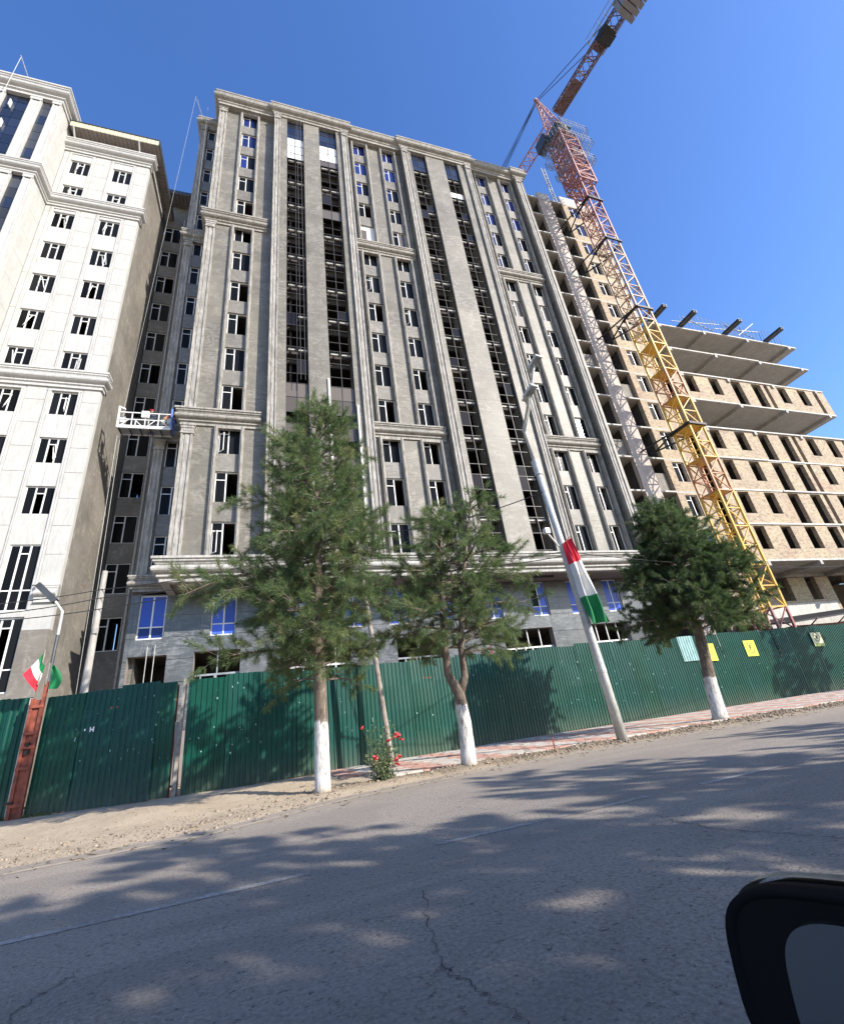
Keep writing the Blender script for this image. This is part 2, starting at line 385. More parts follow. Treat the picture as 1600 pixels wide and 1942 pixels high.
# ------------------------------------------------------------------ windows (shared meshes)
def win_meshes(w, h, split, trans, mat=pvc, fr=.055, right_trans=False, transoms=None):
    """frame mesh with its glass openings; returns (frame mesh, [(pane mesh, loc)...]); origin: centre of the opening, front face y=0"""
    mb = MB(); x0, x1 = -w/2, w/2; z0, z1 = -h/2, h/2; d = .07
    mb.box(x0, x0+fr, 0, d, z0, z1).box(x1-fr, x1, 0, d, z0, z1).box(x0+fr, x1-fr, 0, d, z0, z0+fr).box(x0+fr, x1-fr, 0, d, z1-fr, z1)
    xs = [x0+fr] ; panes = []
    cuts = [x0+w*s_ for s_ in split]
    cols = []; a = x0+fr
    for c_ in cuts: mb.box(c_-fr*.65, c_+fr*.65, 0.002, d, z0+fr, z1-fr); cols.append((a, c_-fr*.65)); a = c_+fr*.65
    cols.append((a, x1-fr))
    for i, (a, b_) in enumerate(cols):
        zs = z0+fr
        for tz in sorted(trans[i]):
            zc = z0+h*tz; mb.box(a, b_, 0.004, d, zc-fr*.5, zc+fr*.5)
            panes.append((a, b_, zs, zc-fr*.5)); zs = zc+fr*.5
        panes.append((a, b_, zs, z1-fr))
    fm = mb.mesh('window', mat); out = []
    for (a, b_, c_, e_) in panes:
        pm = MB().box(-(b_-a)/2, (b_-a)/2, .03, .045, -(e_-c_)/2, (e_-c_)/2)
        out.append((pm, ((a+b_)/2, 0, (c_+e_)/2)))
    return fm, out
class WinKind:
    def __init__(s, *a, **k):
        s.fm, s.ps = win_meshes(*a, **k); s.cache = {}
    def pane(s, i, mat):
        key = (i, mat.name)
        if key not in s.cache: s.cache[key] = s.ps[i][0].mesh('pane', mat)
        return s.cache[key]
    def place(s, B, at, mats, skip=(), name='window', pname='pane', label=None):
        o = B.part(name, s.fm, None, at)
        for i in range(len(s.ps)):
            if i in skip: continue
            mt = mats[i] if isinstance(mats, (list, tuple)) else mats
            link(pname, s.pane(i, mt), o, s.ps[i][1])
        if label: o['label'] = label
        return o
W_std = WinKind(1.30, 2.05, [.46], [[.74], []])
W_std_s = WinKind(1.30, 1.95, [.46], [[.74], []])
W_pod = WinKind(1.28, 2.35, [.5], [[.27], [.27]], fr=.06)
W_tri = WinKind(1.32, 1.65, [.34, .66], [[], [.76], []], fr=.05)
W_tritall = WinKind(1.32, 3.4, [.34, .66], [[.3], [.3, .86], [.3]], fr=.06)
W_unf = WinKind(1.35, 2.0, [.5], [[.76], []])
# an opened casement leaf, a part of the window it belongs to
leaf_mb = MB().box(0, .04, 0, .04, -.65, .65).box(.42, .46, 0, .04, -.65, .65).box(.04, .42, 0, .04, -.65, -.61).box(.04, .42, 0, .04, .61, .65)
leaf_me = leaf_mb.mesh('open_casement', pvc)

FH = 3.3; Z0 = 9.95
def wcz(k): return 11.9+FH*k

def capital(B, s0, s1, D, zt, mat, name='capital'):
    mb = MB(); c = (s0+s1)/2; w = (s1-s0)/2
    mb.box(-w-.10, w+.10, -.30, .02, -.16, 0).box(-w-.05, w+.05, -.26, .02, -.34, -.162).box(-w-.02, w+.02, -.225, .02, -.62, -.342)
    mb.box(-w*.55, w*.55, -.25, -.226, -.57, -.39).box(-w-.05, w+.05, -.26, .02, -.72, -.622)
    B.part(name, mb, mat, (c, D, zt))
def pilaster(B, s0, s1, D, z0, z1, mat=pil_mat, cap=True, name='pilaster'):
    c = (s0+s1)/2; w = (s1-s0)/2; mb = MB(); h = z1-z0
    mb.box(-w, w, -.14, .05, 0, h)
    mb.box(-w, -w*.66, -.21, -.141, 0, h).box(w*.66, w, -.21, -.141, 0, h)
    mb.box(-w*.26, w*.26, -.18, -.141, 0, h)
    B.part(name, mb, mat, (c, D, z0))
    if cap: capital(B, s0, s1, D, z1, mat)

# ================================================================== GROUND
def road_edge(x):
    pts = [(-60, 9.3), (-3.2, 9.3), (-.5, 9.45), (1.6, 10.7), (5, 11.45), (9, 11.55), (60, 11.6), (400, 11.6)]
    for (a, b_), (c_, d_) in zip(pts, pts[1:]):
        if a <= x <= c_: return b_+(d_-b_)*(x-a)/(c_-a)
    return 11.6
fence_pts = [(-14, 21.6), (-7.05, 20.05), (-6.35, 19.65), (-2.35, 18.45), (-1.9, 18.2), (2.3, 18.45), (6.6, 19.05), (12, 19.9), (18, 20.4), (28, 20.6), (75, 20.6)]
def fence_y(x):
    for (a, b_), (c_, d_) in zip(fence_pts, fence_pts[1:]):
        if a <= x <= c_: return b_+(d_-b_)*(x-a)/(c_-a)
    return 20.6
struct('ground', MB().quad((-900, -900, -.12), (900, -900, -.12), (900, 1200, -.12), (-900, 1200, -.12)).mesh('ground', dirt))
xs = list(np.arange(-60, 61, 1.0))+[100, 200, 400]
mb = MB()
for a, b_ in zip(xs, xs[1:]):
    mb.quad((a, -12, 0), (b_, -12, 0), (b_, road_edge(b_)+.15, 0), (a, road_edge(a)+.15, 0))
struct('road', mb.mesh('road', asphalt))

# verge: lumpy dirt from the road edge to the fence and beyond
def hfun(X, Y):
    n = (np.sin(X*1.7+Y*.9)+np.sin(X*.63-Y*1.31+1)+np.sin(X*3.1+Y*2.3+2)*.5)/2.5
    ed = np.array([road_edge(float(x)) for x in X]); t_ = np.clip((Y-ed)/.8, 0, 1)
    left = 1/(1+np.exp((X-1.6)*1.6))
    h = .025+.02*n
    mound = np.exp(-((Y-14.6)/2.0)**2)*(.13+.07*n)*left
    berm = np.exp(-((Y-12.15)/.45)**2)*(1-left)*(.07+.03*n)
    return (h+mound+berm)*t_ - .015*(1-t_)
gx = np.concatenate([np.arange(-26, 30, .11), np.arange(30, 90, .8)]); gyf = np.linspace(0, 1, 90)
V = []; 
for x in gx:
    e0 = road_edge(float(x))-.05
    ys = e0+gyf**1.15*(24.0-e0)
    V.append(np.stack([np.full_like(ys, x), ys], 1))
V = np.array(V); nx, ny = V.shape[:2]
XY = V.reshape(-1, 2)
Z = hfun(XY[:, 0], XY[:, 1])+RNG.normal(0, .006, len(XY))*(XY[:, 1] < 18)
lump = RNG.random(len(XY)) < .06
near = np.exp(-((XY[:, 1]-12.2)/.6)**2)*(XY[:, 0] > 5.5)+np.exp(-((XY[:, 1]-11.4)/1.6)**2)*(XY[:, 0] < 1.0)*.6
Z += lump*near*RNG.random(len(XY))*.07
hum = np.clip(np.exp(-((XY[:, 1]-12.1)/.42)**2)*(XY[:, 0] > 4.3)*1.1+np.exp(-((XY[:, 1]-12.15)/.4)**2)*(XY[:, 0] > 1.2)*(XY[:, 0] < 4.4)*.9, 0, 1)
verts = np.column_stack([XY, Z]).astype(np.float32)
i = np.arange(nx-1)[:, None]; j = np.arange(ny-1)[None, :]
a = i*ny+j; F = np.stack([a, a+ny, a+ny+1, a+1], -1).reshape(-1, 4)
def np_mesh(name, verts, faces, mat, attrs=None, smooth=False):
    me = bpy.data.meshes.new(name); k = faces.shape[1]
    me.vertices.add(len(verts)); me.vertices.foreach_set('co', np.ascontiguousarray(verts, dtype=np.float32).ravel())
    me.loops.add(faces.size); me.loops.foreach_set('vertex_index', np.ascontiguousarray(faces, dtype=np.int32).ravel())
    me.polygons.add(len(faces)); me.polygons.foreach_set('loop_start', np.arange(0, faces.size, k, dtype=np.int32))
    me.update(calc_edges=True); me.validate()
    for nm, (dom, arr) in (attrs or {}).items():
        at_ = me.attributes.new(nm, 'FLOAT', dom); at_.data.foreach_set('value', np.ascontiguousarray(arr, dtype=np.float32))
    if smooth: me.polygons.foreach_set('use_smooth', np.ones(len(me.polygons), dtype=bool))
    me.materials.append(mat); return me
struct('dirt_verge', np_mesh('dirt_verge', verts, F, dirt, {'humus': ('POINT', hum)}, True))

# loose stones lying on the verge
def stones(n, fx, fy, smin, smax):
    P = []; Fs = []; base = np.array([(1, 0, 0), (-1, 0, 0), (0, 1, 0), (0, -1, 0), (0, 0, 1), (0, 0, -1)], float)
    tri = np.array([(0, 2, 4), (2, 1, 4), (1, 3, 4), (3, 0, 4), (2, 0, 5), (1, 2, 5), (3, 1, 5), (0, 3, 5)])
    X = fx(n); Y = fy(n, X); Zs = hfun(X, Y)
    for q in range(n):
        s_ = RNG.uniform(smin, smax)*(1+RNG.random()**5*1.5); b_ = base*np.array([1, RNG.uniform(.6, 1.2), RNG.uniform(.4, .8)])*s_
        th = RNG.uniform(0, 6.28); c_, s2 = math.cos(th), math.sin(th)
        b_ = np.column_stack([b_[:, 0]*c_-b_[:, 1]*s2, b_[:, 0]*s2+b_[:, 1]*c_, b_[:, 2]])+RNG.normal(0, s_*.15, (6, 3))
        P.append(b_+np.array([X[q], Y[q], Zs[q]+s_*.15])); Fs.append(tri+6*q)
    return np.concatenate(P), np.concatenate(Fs)
p1, f1_ = stones(2600, lambda n: RNG.uniform(-9, 1.8, n), lambda n, X: np.array([road_edge(float(x)) for x in X])+.1+np.abs(RNG.normal(0, 1.5, n)), .008, .026)
p2, f2_ = stones(2600, lambda n: RNG.uniform(1.5, 26, n), lambda n, X: 12.1+RNG.normal(0, .22, n), .010, .030)
g = link('gravel', np_mesh('gravel', np.concatenate([p1, p2]), np.concatenate([f1_, f2_+len(p1)]), gravel_m)); tag(g, 'loose stones and clods scattered along the dirt verge beside the road', 'gravel', kind='stuff')

soil_m = mat_simple('dark_soil', (.19, .15, .112), .95, var=.35, vscale=9)
p3, f3_ = stones(1500, lambda n: RNG.uniform(6.5, 24, n), lambda n, X: 12.08+RNG.normal(0, .17, n), .012, .036)
p4, f4_ = stones(420, lambda n: 15.6+RNG.normal(0, .9, n), lambda n, X: 12.9+RNG.normal(0, .35, n), .015, .045)
g = link('soil_clods', np_mesh('soil_clods', np.concatenate([p3, p4]), np.concatenate([f3_, f4_+len(p3)]), soil_m)); tag(g, 'dark clods of dug-over soil along the road edge by the lamp post and the leaning pine', 'soil', kind='stuff')
# painted lines
def stripe(name, pts, w, z, mat):
    mb = MB(); P = [Vector((*p, 0)) for p in pts]; Lp = []; 
    for i, p in enumerate(P):
        d = (P[min(i+1, len(P)-1)]-P[max(i-1, 0)]).normalized(); n_ = Vector((-d.y, d.x, 0))
        Lp.append((p-n_*w/2, p+n_*w/2))
    for (a, b_), (c_, d_) in zip(Lp, Lp[1:]): mb.quad((a.x, a.y, z), (c_.x, c_.y, z), (d_.x, d_.y, z), (b_.x, b_.y, z))
    return struct(name, mb.mesh(name, mat))
for a, b_ in ((-3.4, .55), (1.8, 4.55), (5.45, 9.3), (10.3, 13.8), (15, 18.6), (20, 23.5), (25, 29), (31, 35)):
    stripe('centre_line', [(a, 5.36), ((a+b_)/2, 5.34), (b_, 5.36)], .11, .004, road_paint)
ep = [(x, road_edge(x)-.42) for x in np.arange(-3, 60, .8)]
stripe('edge_line', ep, .13, .004, edge_paint)
# cracks
crack_m = mat_simple('crack_filler', (.07, .066, .064), .9)
def crack(pts, w):
    P = []
    for (a, b_) in zip(pts, pts[1:]):
        a = Vector(a); b_ = Vector(b_)
        for q in range(9):
            p = a.lerp(b_, q/9); P.append((p.x+random.gauss(0, .016), p.y+random.gauss(0, .016)))
    P.append(pts[-1]); mb = MB()
    ws = [w*random.uniform(.35, 1.2) for _ in P]
    for i in range(len(P)-1):
        d = Vector((P[i+1][0]-P[i][0], P[i+1][1]-P[i][1])); d.normalize(); n_ = Vector((-d.y, d.x))
        mb.quad((P[i][0]-n_.x*ws[i], P[i][1]-n_.y*ws[i], .005), (P[i+1][0]-n_.x*ws[i+1], P[i+1][1]-n_.y*ws[i+1], .005), (P[i+1][0]+n_.x*ws[i+1], P[i+1][1]+n_.y*ws[i+1], .005), (P[i][0]+n_.x*ws[i], P[i][1]+n_.y*ws[i], .005))
    struct('road_crack', mb.mesh('road_crack', crack_m))
import mathutils
def ground_px(x, y, z=0):
    d = fw*872.35+R_*(x-800)-U_*(y-971); k = (z-H)/d.z; p = Vector((0, 0, H))+d*k; return (p.x, p.y)
crack([ground_px(*p) for p in ((803, 1690), (815, 1760), (838, 1830), (880, 1862), (930, 1895), (1005, 1948))], .0038)
crack([ground_px(*p) for p in ((150, 1842), (100, 1875), (50, 1905), (-10, 1950))], .0035)
crack([ground_px(*p) for p in ((1240, 1548), (1300, 1562), (1380, 1575), (1480, 1580), (1600, 1590))], .006)
crack([ground_px(*p) for p in ((838, 1832), (820, 1850), (812, 1880))], .002)

# pavers between the verge and the fence
pav = thing('pavement', None, None, (2.4, 12.9, 0)); del_keys = [k for k in pav.keys()]
pav['kind'] = 'structure'
S_ = .46; meP = {m_.name: MB().box(-S_/2+.012, S_/2-.012, -S_/2+.012, S_/2-.012, -.05, 0).mesh('paver', m_) for m_ in (paver_pink, paver_grey)}
cells = []
for r_ in range(15):
    for c_ in range(130):
        x = 2.6+c_*S_+(r_ % 2)*S_/2; y = 13.05+r_*S_
        if y > fence_y(x)+.25 or (x < 3.2 and y < 14.5): continue
        pink = ((c_+r_//1) % 4 < 2) if (r_//2) % 2 == 0 else ((c_+r_+2) % 4 < 2)
        cells.append((x, y, pink))
cells.sort(key=lambda q: q[0]**2+q[1]**2)
for x, y, pink in cells[:300]:
    link('paver', meP['pink_paver' if pink else 'grey_paver'], pav, (x-2.4, y-12.9, .085+random.uniform(-.006, .006)), (random.gauss(0, .012), random.gauss(0, .012), 0))
for pk, nm in ((True, paver_pink), (False, paver_grey)):
    mb = MB()
    for x, y, pink in cells[300:]:
        if pink == pk: mb.box(x-2.4-S_/2+.012, x-2.4+S_/2-.012, y-12.9-S_/2+.012, y-12.9+S_/2-.012, .03, .085+random.uniform(-.004, .004))
    o = link('far_pavers', mb.mesh('far_pavers', nm), pav); o['kind'] = 'stuff'
# ================================================================== GREY TOWER
T = Bld('apartment_tower', 'tall grey stone-clad apartment tower under construction with white pilasters, in the middle behind the trees', -7.2, 27.6)
ZT = 56.15; P0, P1 = 25.75, 25.15
TOP = 55.75
def wall_strip(B, mat, s0, s1, d0, d1, z0, z1, name='wall'): return B.box(name, mat, s0, s1, d0, d1, z0, z1)
def bay_windows(B, centres, s0, s1, P, col_w=1.30, ks=range(14)):
    """wall strips, spandrels, mouldings and windows of a bay whose columns have the given centres"""
    edges = [s0]
    for c in centres: edges += [c-col_w/2, c+col_w/2]
    edges.append(s1)
    for a, b_ in zip(edges[::2], edges[1::2]):
        # wall strips storey-high pieces with a hairline joint
        z = Z0
        while z < TOP-.1:
            z2 = min(z+FH*1.0, TOP); wall_strip(B, facade_stone, a, b_, P, P+.7, z, z2-.008); z = z2
    for c in centres:
        zprev = Z0
        for k in list(ks)+[None]:
            zb = (wcz(k)-1.025) if k is not None else TOP
            wall_strip(B, spandrel_stone, c-col_w/2, c+col_w/2, P+.06, P+.45, zprev, zb, 'spandrel')
            if k is not None: zprev = wcz(k)+1.025
secs = [(Z0+.5, 19.35), (20.45, 38.75), (39.9, 55.55)]
def column_trim(B, c, P, w=.65):
    for (z0, z1) in secs:
        mb = MB(); h = z1-z0
        for sg in (-1, 1):
            a, b_ = sorted((sg*w, sg*(w+.20))); mb.box(a, b_, -.22, .03, 0, h)
            a, b_ = sorted((sg*(w+.06), sg*(w+.13))); mb.box(a, b_, -.27, -.221, 0, h)
        mb.box(-w, w, -.218, .03, h-.2, h)
        if z0 < 12: mb.box(-w, w, -.23, .03, 0, .16)
        B.part('moulding', mb, trim_mat, (c, P, z0))
cols_main = [(-2.68, P0), (7.65, P0), (10.6, P0), (21.2, P0), (24.15, P0)]
bay_windows(T, [-2.68], -5.35, -.5, P0)
bay_windows(T, [7.65, 10.6], 6.38, 11.96, P0)
bay_windows(T, [21.2, 24.15], 19.7, 25.25, P0)
for (c, P) in cols_main:
    column_trim(T, c, P)
    for k in range(14):
        mats = glass_dark
        up = {-2.68: 11, 7.65: 11, 10.6: 11, 21.2: 10, 24.15: 10}[c]
        if k > up or (k == up and c != -2.68): mats = glass_blue
        if k == up: mats = [glass_blue, glass_blue, glass_dark]
        if k == up-1 and c > 15: mats = [glass_blue, glass_dark, glass_dark]
        if c == 7.65 and k == 9: mats = [glass_tan, reflection_box_white, reflection_box_white]
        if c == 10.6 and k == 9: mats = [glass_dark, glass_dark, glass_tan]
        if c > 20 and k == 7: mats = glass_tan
        skip = () if random.random() < .45 else (2,)
        if mats is not glass_dark: skip = ()
        o = W_std.place(T, (c, P+.17, wcz(k)), mats, skip)
        if (c, k) in ((-2.68, 2), (-2.68, 0), (7.65, 7), (10.6, 6), (24.15, 1)):
            link('open_casement', leaf_me, o, (-.60, -.0, -.25), (0, 0, rad(-50)))
        # sill lump of concrete under some windows
# projecting bays with the bronze glazed strips
def glazed_bay(B, s0, s1, gl, P, tan_below):
    edges = [s0]
    for a, b_ in gl: edges += [a, b_]
    edges.append(s1)
    for a, b_ in zip(edges[::2], edges[1::2]):
        z = Z0
        while z < TOP-.1:
            z2 = min(z+FH, TOP); wall_strip(B, facade_stone, a, b_, P, P+1.3, z, z2-.006); z = z2
    for gi, (a, b_) in enumerate(gl):
        c = (a+b_)/2; w = b_-a
        # pale edges of the floor slabs behind the glass
        for k in range(14):
            z0 = Z0+FH*k; z1 = min(z0+FH, TOP); h = z1-z0
            mb = MB(); fr = .036; hw = w/2
            mb.box(-hw, -hw+fr, 0, .09, 0, h).box(hw-fr, hw, 0, .09, 0, h).box(-fr/2, fr/2, -.01, .085, 0, h)
            zs = [0, h*.26, h*.64, h]
            for q, zc in enumerate(zs[:-1]): 
                mb.box(-hw+fr, -fr/2, .004, .08, zc, zc+fr).box(fr/2, hw-fr, .004, .08, zc, zc+fr)
            key = (round(w, 2), round(h, 2))
            if key not in glaze_cache:
                pan = []
                for q in range(3):
                    a_, b2 = zs[q]+fr, zs[q+1]
                    pan.append((MB().box(-(hw-fr*1.5)/2, (hw-fr*1.5)/2, .03, .04, -(b2-a_)/2, (b2-a_)/2), (a_+b2)/2))
                glaze_cache[key] = (mb.mesh('glazing', mullion), pan, {})
            fmesh, pan, pc = glaze_cache[key]
            o = B.part('glazing', fmesh, None, (c, P+.22, z0))
            for q in range(3):
                for sg in (-1, 1):
                    mt = None
                    if k < 4 and tan_below: mt = glass_tan if (q+k) % 3 else None  # tan reflection put into the lower panes' colour
                    if k >= 13: mt = glass_tower
                    if k == 12 and tan_below: mt = reflection_box_white if q > 0 or gi == 0 else glass_tan  # white reflection put into the colour of this storey's panes
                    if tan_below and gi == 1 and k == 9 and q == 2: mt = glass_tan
                    if (not tan_below) and gi == 1 and k == 12 and q == 0: mt = reflection_box_white
                    if random.random() < .06 and mt is None: mt = glass_bronze
                    if mt is None: continue
                    if mt.name not in pc: pc[mt.name] = {}
                    if q not in pc[mt.name]: pc[mt.name][q] = pan[q][0].mesh('glass_panel', mt)
                    link('glass_panel', pc[mt.name][q], o, (sg*(hw-fr*.5)/2+sg*.0, 0, pan[q][1]))
            if True:
                B.box('slab_edge', slab_edge, a+.16, c-.08, P+.36, P+.50, z0-.19, z0-.03); B.box('slab_edge', slab_edge, c+.12, b_-.04, P+.36, P+.50, z0-.19, z0-.03); B.box('set_back_lintel', void_m, a, b_, P+1.1, P+1.25, z0-.75, z0-.22)
glaze_cache = {}
glazed_bay(T, -.5, 6.38, [(.64, 2.16), (3.61, 5.28)], P1, True)
glazed_bay(T, 11.96, 19.7, [(13.0, 14.66), (16.7, 18.3)], P1, False)
# ropes hanging in front of the glazing and an unfinished cladding strip
for s in (1.55, 1.85): T.part('hanging_rope', MB().tube([(0, 0, 0), (.05, 0, -32)], .022, 5), cab_black, (s, P1-.35, 55.0))
T.box('steel_rail', galv, 3.42, 3.57, P1-.10, P1-.004, 10.4, 23.6)
T.box('steel_rail', galv, 5.33, 5.46, P1-.10, P1-.004, 10.4, 21.5)
# end piece with its pilaster and flank
z = Z0
while z < TOP-.1:
    z2 = min(z+FH, TOP); wall_strip(T, facade_stone, 25.25, 26.28, P1, P1+1.5, z, z2-.006); z = z2
for a, b_ in ((-5.35, -4.70),): 
    for (z0, z1) in secs: pilaster(T, a, b_, P0, z0, z1)
for a, b_ in ((-.5, .05), (5.78, 6.38), (11.96, 12.57), (19.1, 19.7), (25.25, 25.9)):
    pilaster(T, a, b_, P1, Z0+.5, 55.55)
# flanks and rear
T.box('wall', facade_stone, -5.35, -5.0, P0+.702, 31, Z0, TOP)
T.box('wall', facade_stone, 26.0, 26.28, P1+1.502, 33, Z0, TOP)
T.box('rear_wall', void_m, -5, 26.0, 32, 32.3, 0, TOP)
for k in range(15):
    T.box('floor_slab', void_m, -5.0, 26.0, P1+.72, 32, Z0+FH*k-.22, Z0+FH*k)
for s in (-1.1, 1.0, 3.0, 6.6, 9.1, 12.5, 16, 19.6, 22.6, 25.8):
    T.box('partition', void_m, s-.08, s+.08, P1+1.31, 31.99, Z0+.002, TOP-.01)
# ledges and cornice
def bay_ledge(zt, zb, a, b_, left_wrap):
    path = ([(a, 27.5), (a, P0), (b_, P0)] if left_wrap else [(a, P0+.3), (a, P0), (b_, P0)])
    T.part('ledge', extrude_profile(path, cornice_prof(zt, zb, .46)), trim_mat)
for zt, zb in ((20.45, 19.35), (39.95, 38.75)):
    bay_ledge(zt, zb, -5.35, -.86, True)
    T.part('ledge', extrude_profile([(6.5, P0), (11.8, P0)], cornice_prof(zt, zb, .40)), trim_mat)
    T.part('ledge', extrude_profile([(19.82, P0), (25.1, P0)], cornice_prof(zt, zb, .40)), trim_mat)
zc_t, zc_b = 57.25, 55.55
Pc = P1+.24
path = [(-5.35, 31), (-5.35, Pc), (-.5, Pc), (-.5, P1), (6.38, P1), (6.38, Pc), (11.96, Pc), (11.96, P1), (19.7, P1), (19.7, Pc), (25.25, Pc), (25.25, P1), (26.28, P1), (26.28, 26.8)]
T.part('cornice', extrude_profile(path, cornice_prof(zc_t, zc_b, .40)), trim_mat)
for a, b_ in ((-5.3, -.51), (6.39, 11.95), (19.71, 25.24)): T.box('cornice_backing', trim_mat, a, b_, Pc+.01, P0+.5, 55.56, 55.8)
T.box('roof', concrete, -5.1, 26.0, P0+.3, 32.3, 56.2, 57.0)
for s in (4.2, 9.6, 14.8, 16.0): T.box('roof_post', black_steel, s, s+.06, P0-.2, P0-.14, 57.26, 57.8)
# base ledge
bp = [(-5.35, 27.6), (-5.35, P1+.1), (26.28, P1+.1), (26.28, 27.0)]
T.part('ledge', extrude_profile(bp, cornice_prof(10.5, 9.22, .52)), ledge_mat)
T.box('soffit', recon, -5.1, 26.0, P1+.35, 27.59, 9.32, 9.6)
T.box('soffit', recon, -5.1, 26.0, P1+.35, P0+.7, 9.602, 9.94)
# ---- podium
PD = 27.6
pod_w = [(-6.77, -5.47), (-3.2, -1.9), (.95, 2.25), (4.1, 5.35), (6.9, 8.15), (9.95, 11.2), (13.4, 14.65), (17.0, 18.25), (20.05, 21.3), (23.15, 24.45)]
pod_g = [(-7.0, -5.2, 6.05), (-3.9, -1.6, 6.1), (1.0, 4.4, 6.1), (7.2, 10.0, 6.1), (14.4, 18.1, 6.1), (20.9, 24.35, 6.1)]
ops = [(a, b_, 6.9, 9.28) for a, b_ in pod_w]+[(a, b_, 0, z) for a, b_, z in pod_g]
def cells_with_openings(s0, s1, z0, z1, ops):
    E = sorted(set([s0, s1]+[e for o in ops for e in o[:2] if s0 < e < s1])); out = []
    for a, b_ in zip(E, E[1:]):
        m_ = (a+b_)/2; zz_ = z0
        for o in sorted([o for o in ops if o[0] < m_ < o[1]], key=lambda q: q[2]):
            if o[2] > zz_: out.append((a, b_, zz_, min(o[2], z1)))
            zz_ = max(zz_, o[3])
        if zz_ < z1: out.append((a, b_, zz_, z1))
    return out
mb = MB()
for a, b_, c, d in cells_with_openings(-7.2, 27.75, 0, 9.31, ops): mb.box(a, b_, PD+.035, PD+.5, c, d)
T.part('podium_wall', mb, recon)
tile_w, tile_h = 1.75, 1.16; nslab = 0
for r_ in range(8):
    za, zb = r_*tile_h+.02, min((r_+1)*tile_h, 9.3)
    if zb < 3.0: continue
    s = -7.2+(r_ % 2)*tile_w/2-tile_w
    while s < 27.7:
        for a, b_, c, d in cells_with_openings(max(s, -7.2), min(s+tile_w, 27.7), za, zb, ops) if min(s+tile_w, 27.7) > max(s, -7.2)+.05 else []:
            if b_-a < .06 or d-c < .06: continue
            T.box('stone_slab', podium_stone, a+.004, b_-.004, PD+random.uniform(-.003, .003), PD+.03, c+.004, d-.004); nslab += 1
        s += tile_w
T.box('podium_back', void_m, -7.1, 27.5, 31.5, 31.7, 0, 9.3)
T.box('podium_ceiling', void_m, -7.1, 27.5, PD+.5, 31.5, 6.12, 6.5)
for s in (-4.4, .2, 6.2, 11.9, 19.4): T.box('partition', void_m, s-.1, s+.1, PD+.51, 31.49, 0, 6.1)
for i_, (a, b_) in enumerate(pod_w):
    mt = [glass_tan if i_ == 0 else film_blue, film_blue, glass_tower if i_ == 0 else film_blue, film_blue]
    if i_ == 0: mt = [glass_blue, film_blue, glass_blue, film_blue]
    if i_ == 7: mt = [film_blue, glass_dark, film_blue, film_blue]
    W_pod.place(T, ((a+b_)/2, PD+.12, 8.1), mt)
# shop-front frames in the ground-floor openings
for a, b_, z_ in pod_g[1:]:
    mb = MB(); c = (a+b_)/2; w = (b_-a)/2; n_ = 2 if w < 1.5 else 4
    mb.box(-w, w, 0, .08, 4.86, 4.96)
    for q in range(1, n_):
        x = -w+2*w*q/n_; mb.box(x-.03, x+.03, 0.002, .078, 4.961, z_-.01)
    for q in (1, 2):
        x = -w+2*w*q/3; mb.box(x-.45, x-.38, .003, .079, 2.4, 4.859).box(x+.25, x+.32, .003, .079, 2.4, 4.859).box(x-.379, x+.249, .003, .079, 4.6, 4.68)
    T.part('shopfront_frame', mb, grey_paint if w < 1.5 else pvc, (c, PD+.25, 0))
for s, z_ in ((-6.1, 6.5), (-5.75, 6.6)): T.part('hanging_rope', MB().tube([(0, 0, 0), (0, 0, -2.4)], .018, 5), galv, (s, PD-.15, z_))

# ---- set-back left wing
WD = 27.72
z = Z0+.3
while z < TOP-.1:
    z2 = min(z+FH, TOP); T.box('wall', spandrel_stone, -7.15, -6.57, WD, WD+.5, z, z2-.006); z = z2
zprev = Z0+.3
for k in list(range(14))+[None]:
    zb = (wcz(k)-.97) if k is not None else TOP
    T.box('spandrel', spandrel_stone, -6.55, -5.36, WD+.03, WD+.4, zprev, zb)
    if k is not None: zprev = wcz(k)+.97
for k in range(14):
    W_std_s.place(T, (-5.9, WD+.12, wcz(k)), glass_dark if k != 3 else glass_bronze, () if random.random() < .7 else (2,))
for (z0, z1) in secs: pilaster(T, -7.15, -6.62, WD-.01, z0, z1, trim_mat, True)
T.box('wall', spandrel_stone, -7.15, -6.8, WD+.502, 32.5, 0, TOP)
for k in range(15): T.box('floor_slab', void_m, -6.8, -5.36, WD+.5, 32, Z0+FH*k-.22, Z0+FH*k)
T.box('rear_wall', void_m, -6.8, -5.36, 32, 32.3, 0, TOP)
for zt, zb in ((20.45, 19.35), (39.95, 38.75), (56.9, 55.4), (10.4, 9.5)):
    T.part('cornice' if zt > 50 else 'ledge', extrude_profile([(-7.15, 31.7), (-7.15, WD), (-5.36, WD)], cornice_prof(zt, zb, .34)), trim_mat)
T.box('roof', concrete, -6.9, -5.4, WD+.3, 32, 55.76, 56.5)
T.part('roof_outrigger', MB().bar((0, .6, 0), (-.75, -1.2, 1.35), .045), galv, (-6.95, WD+.2, 56.9))

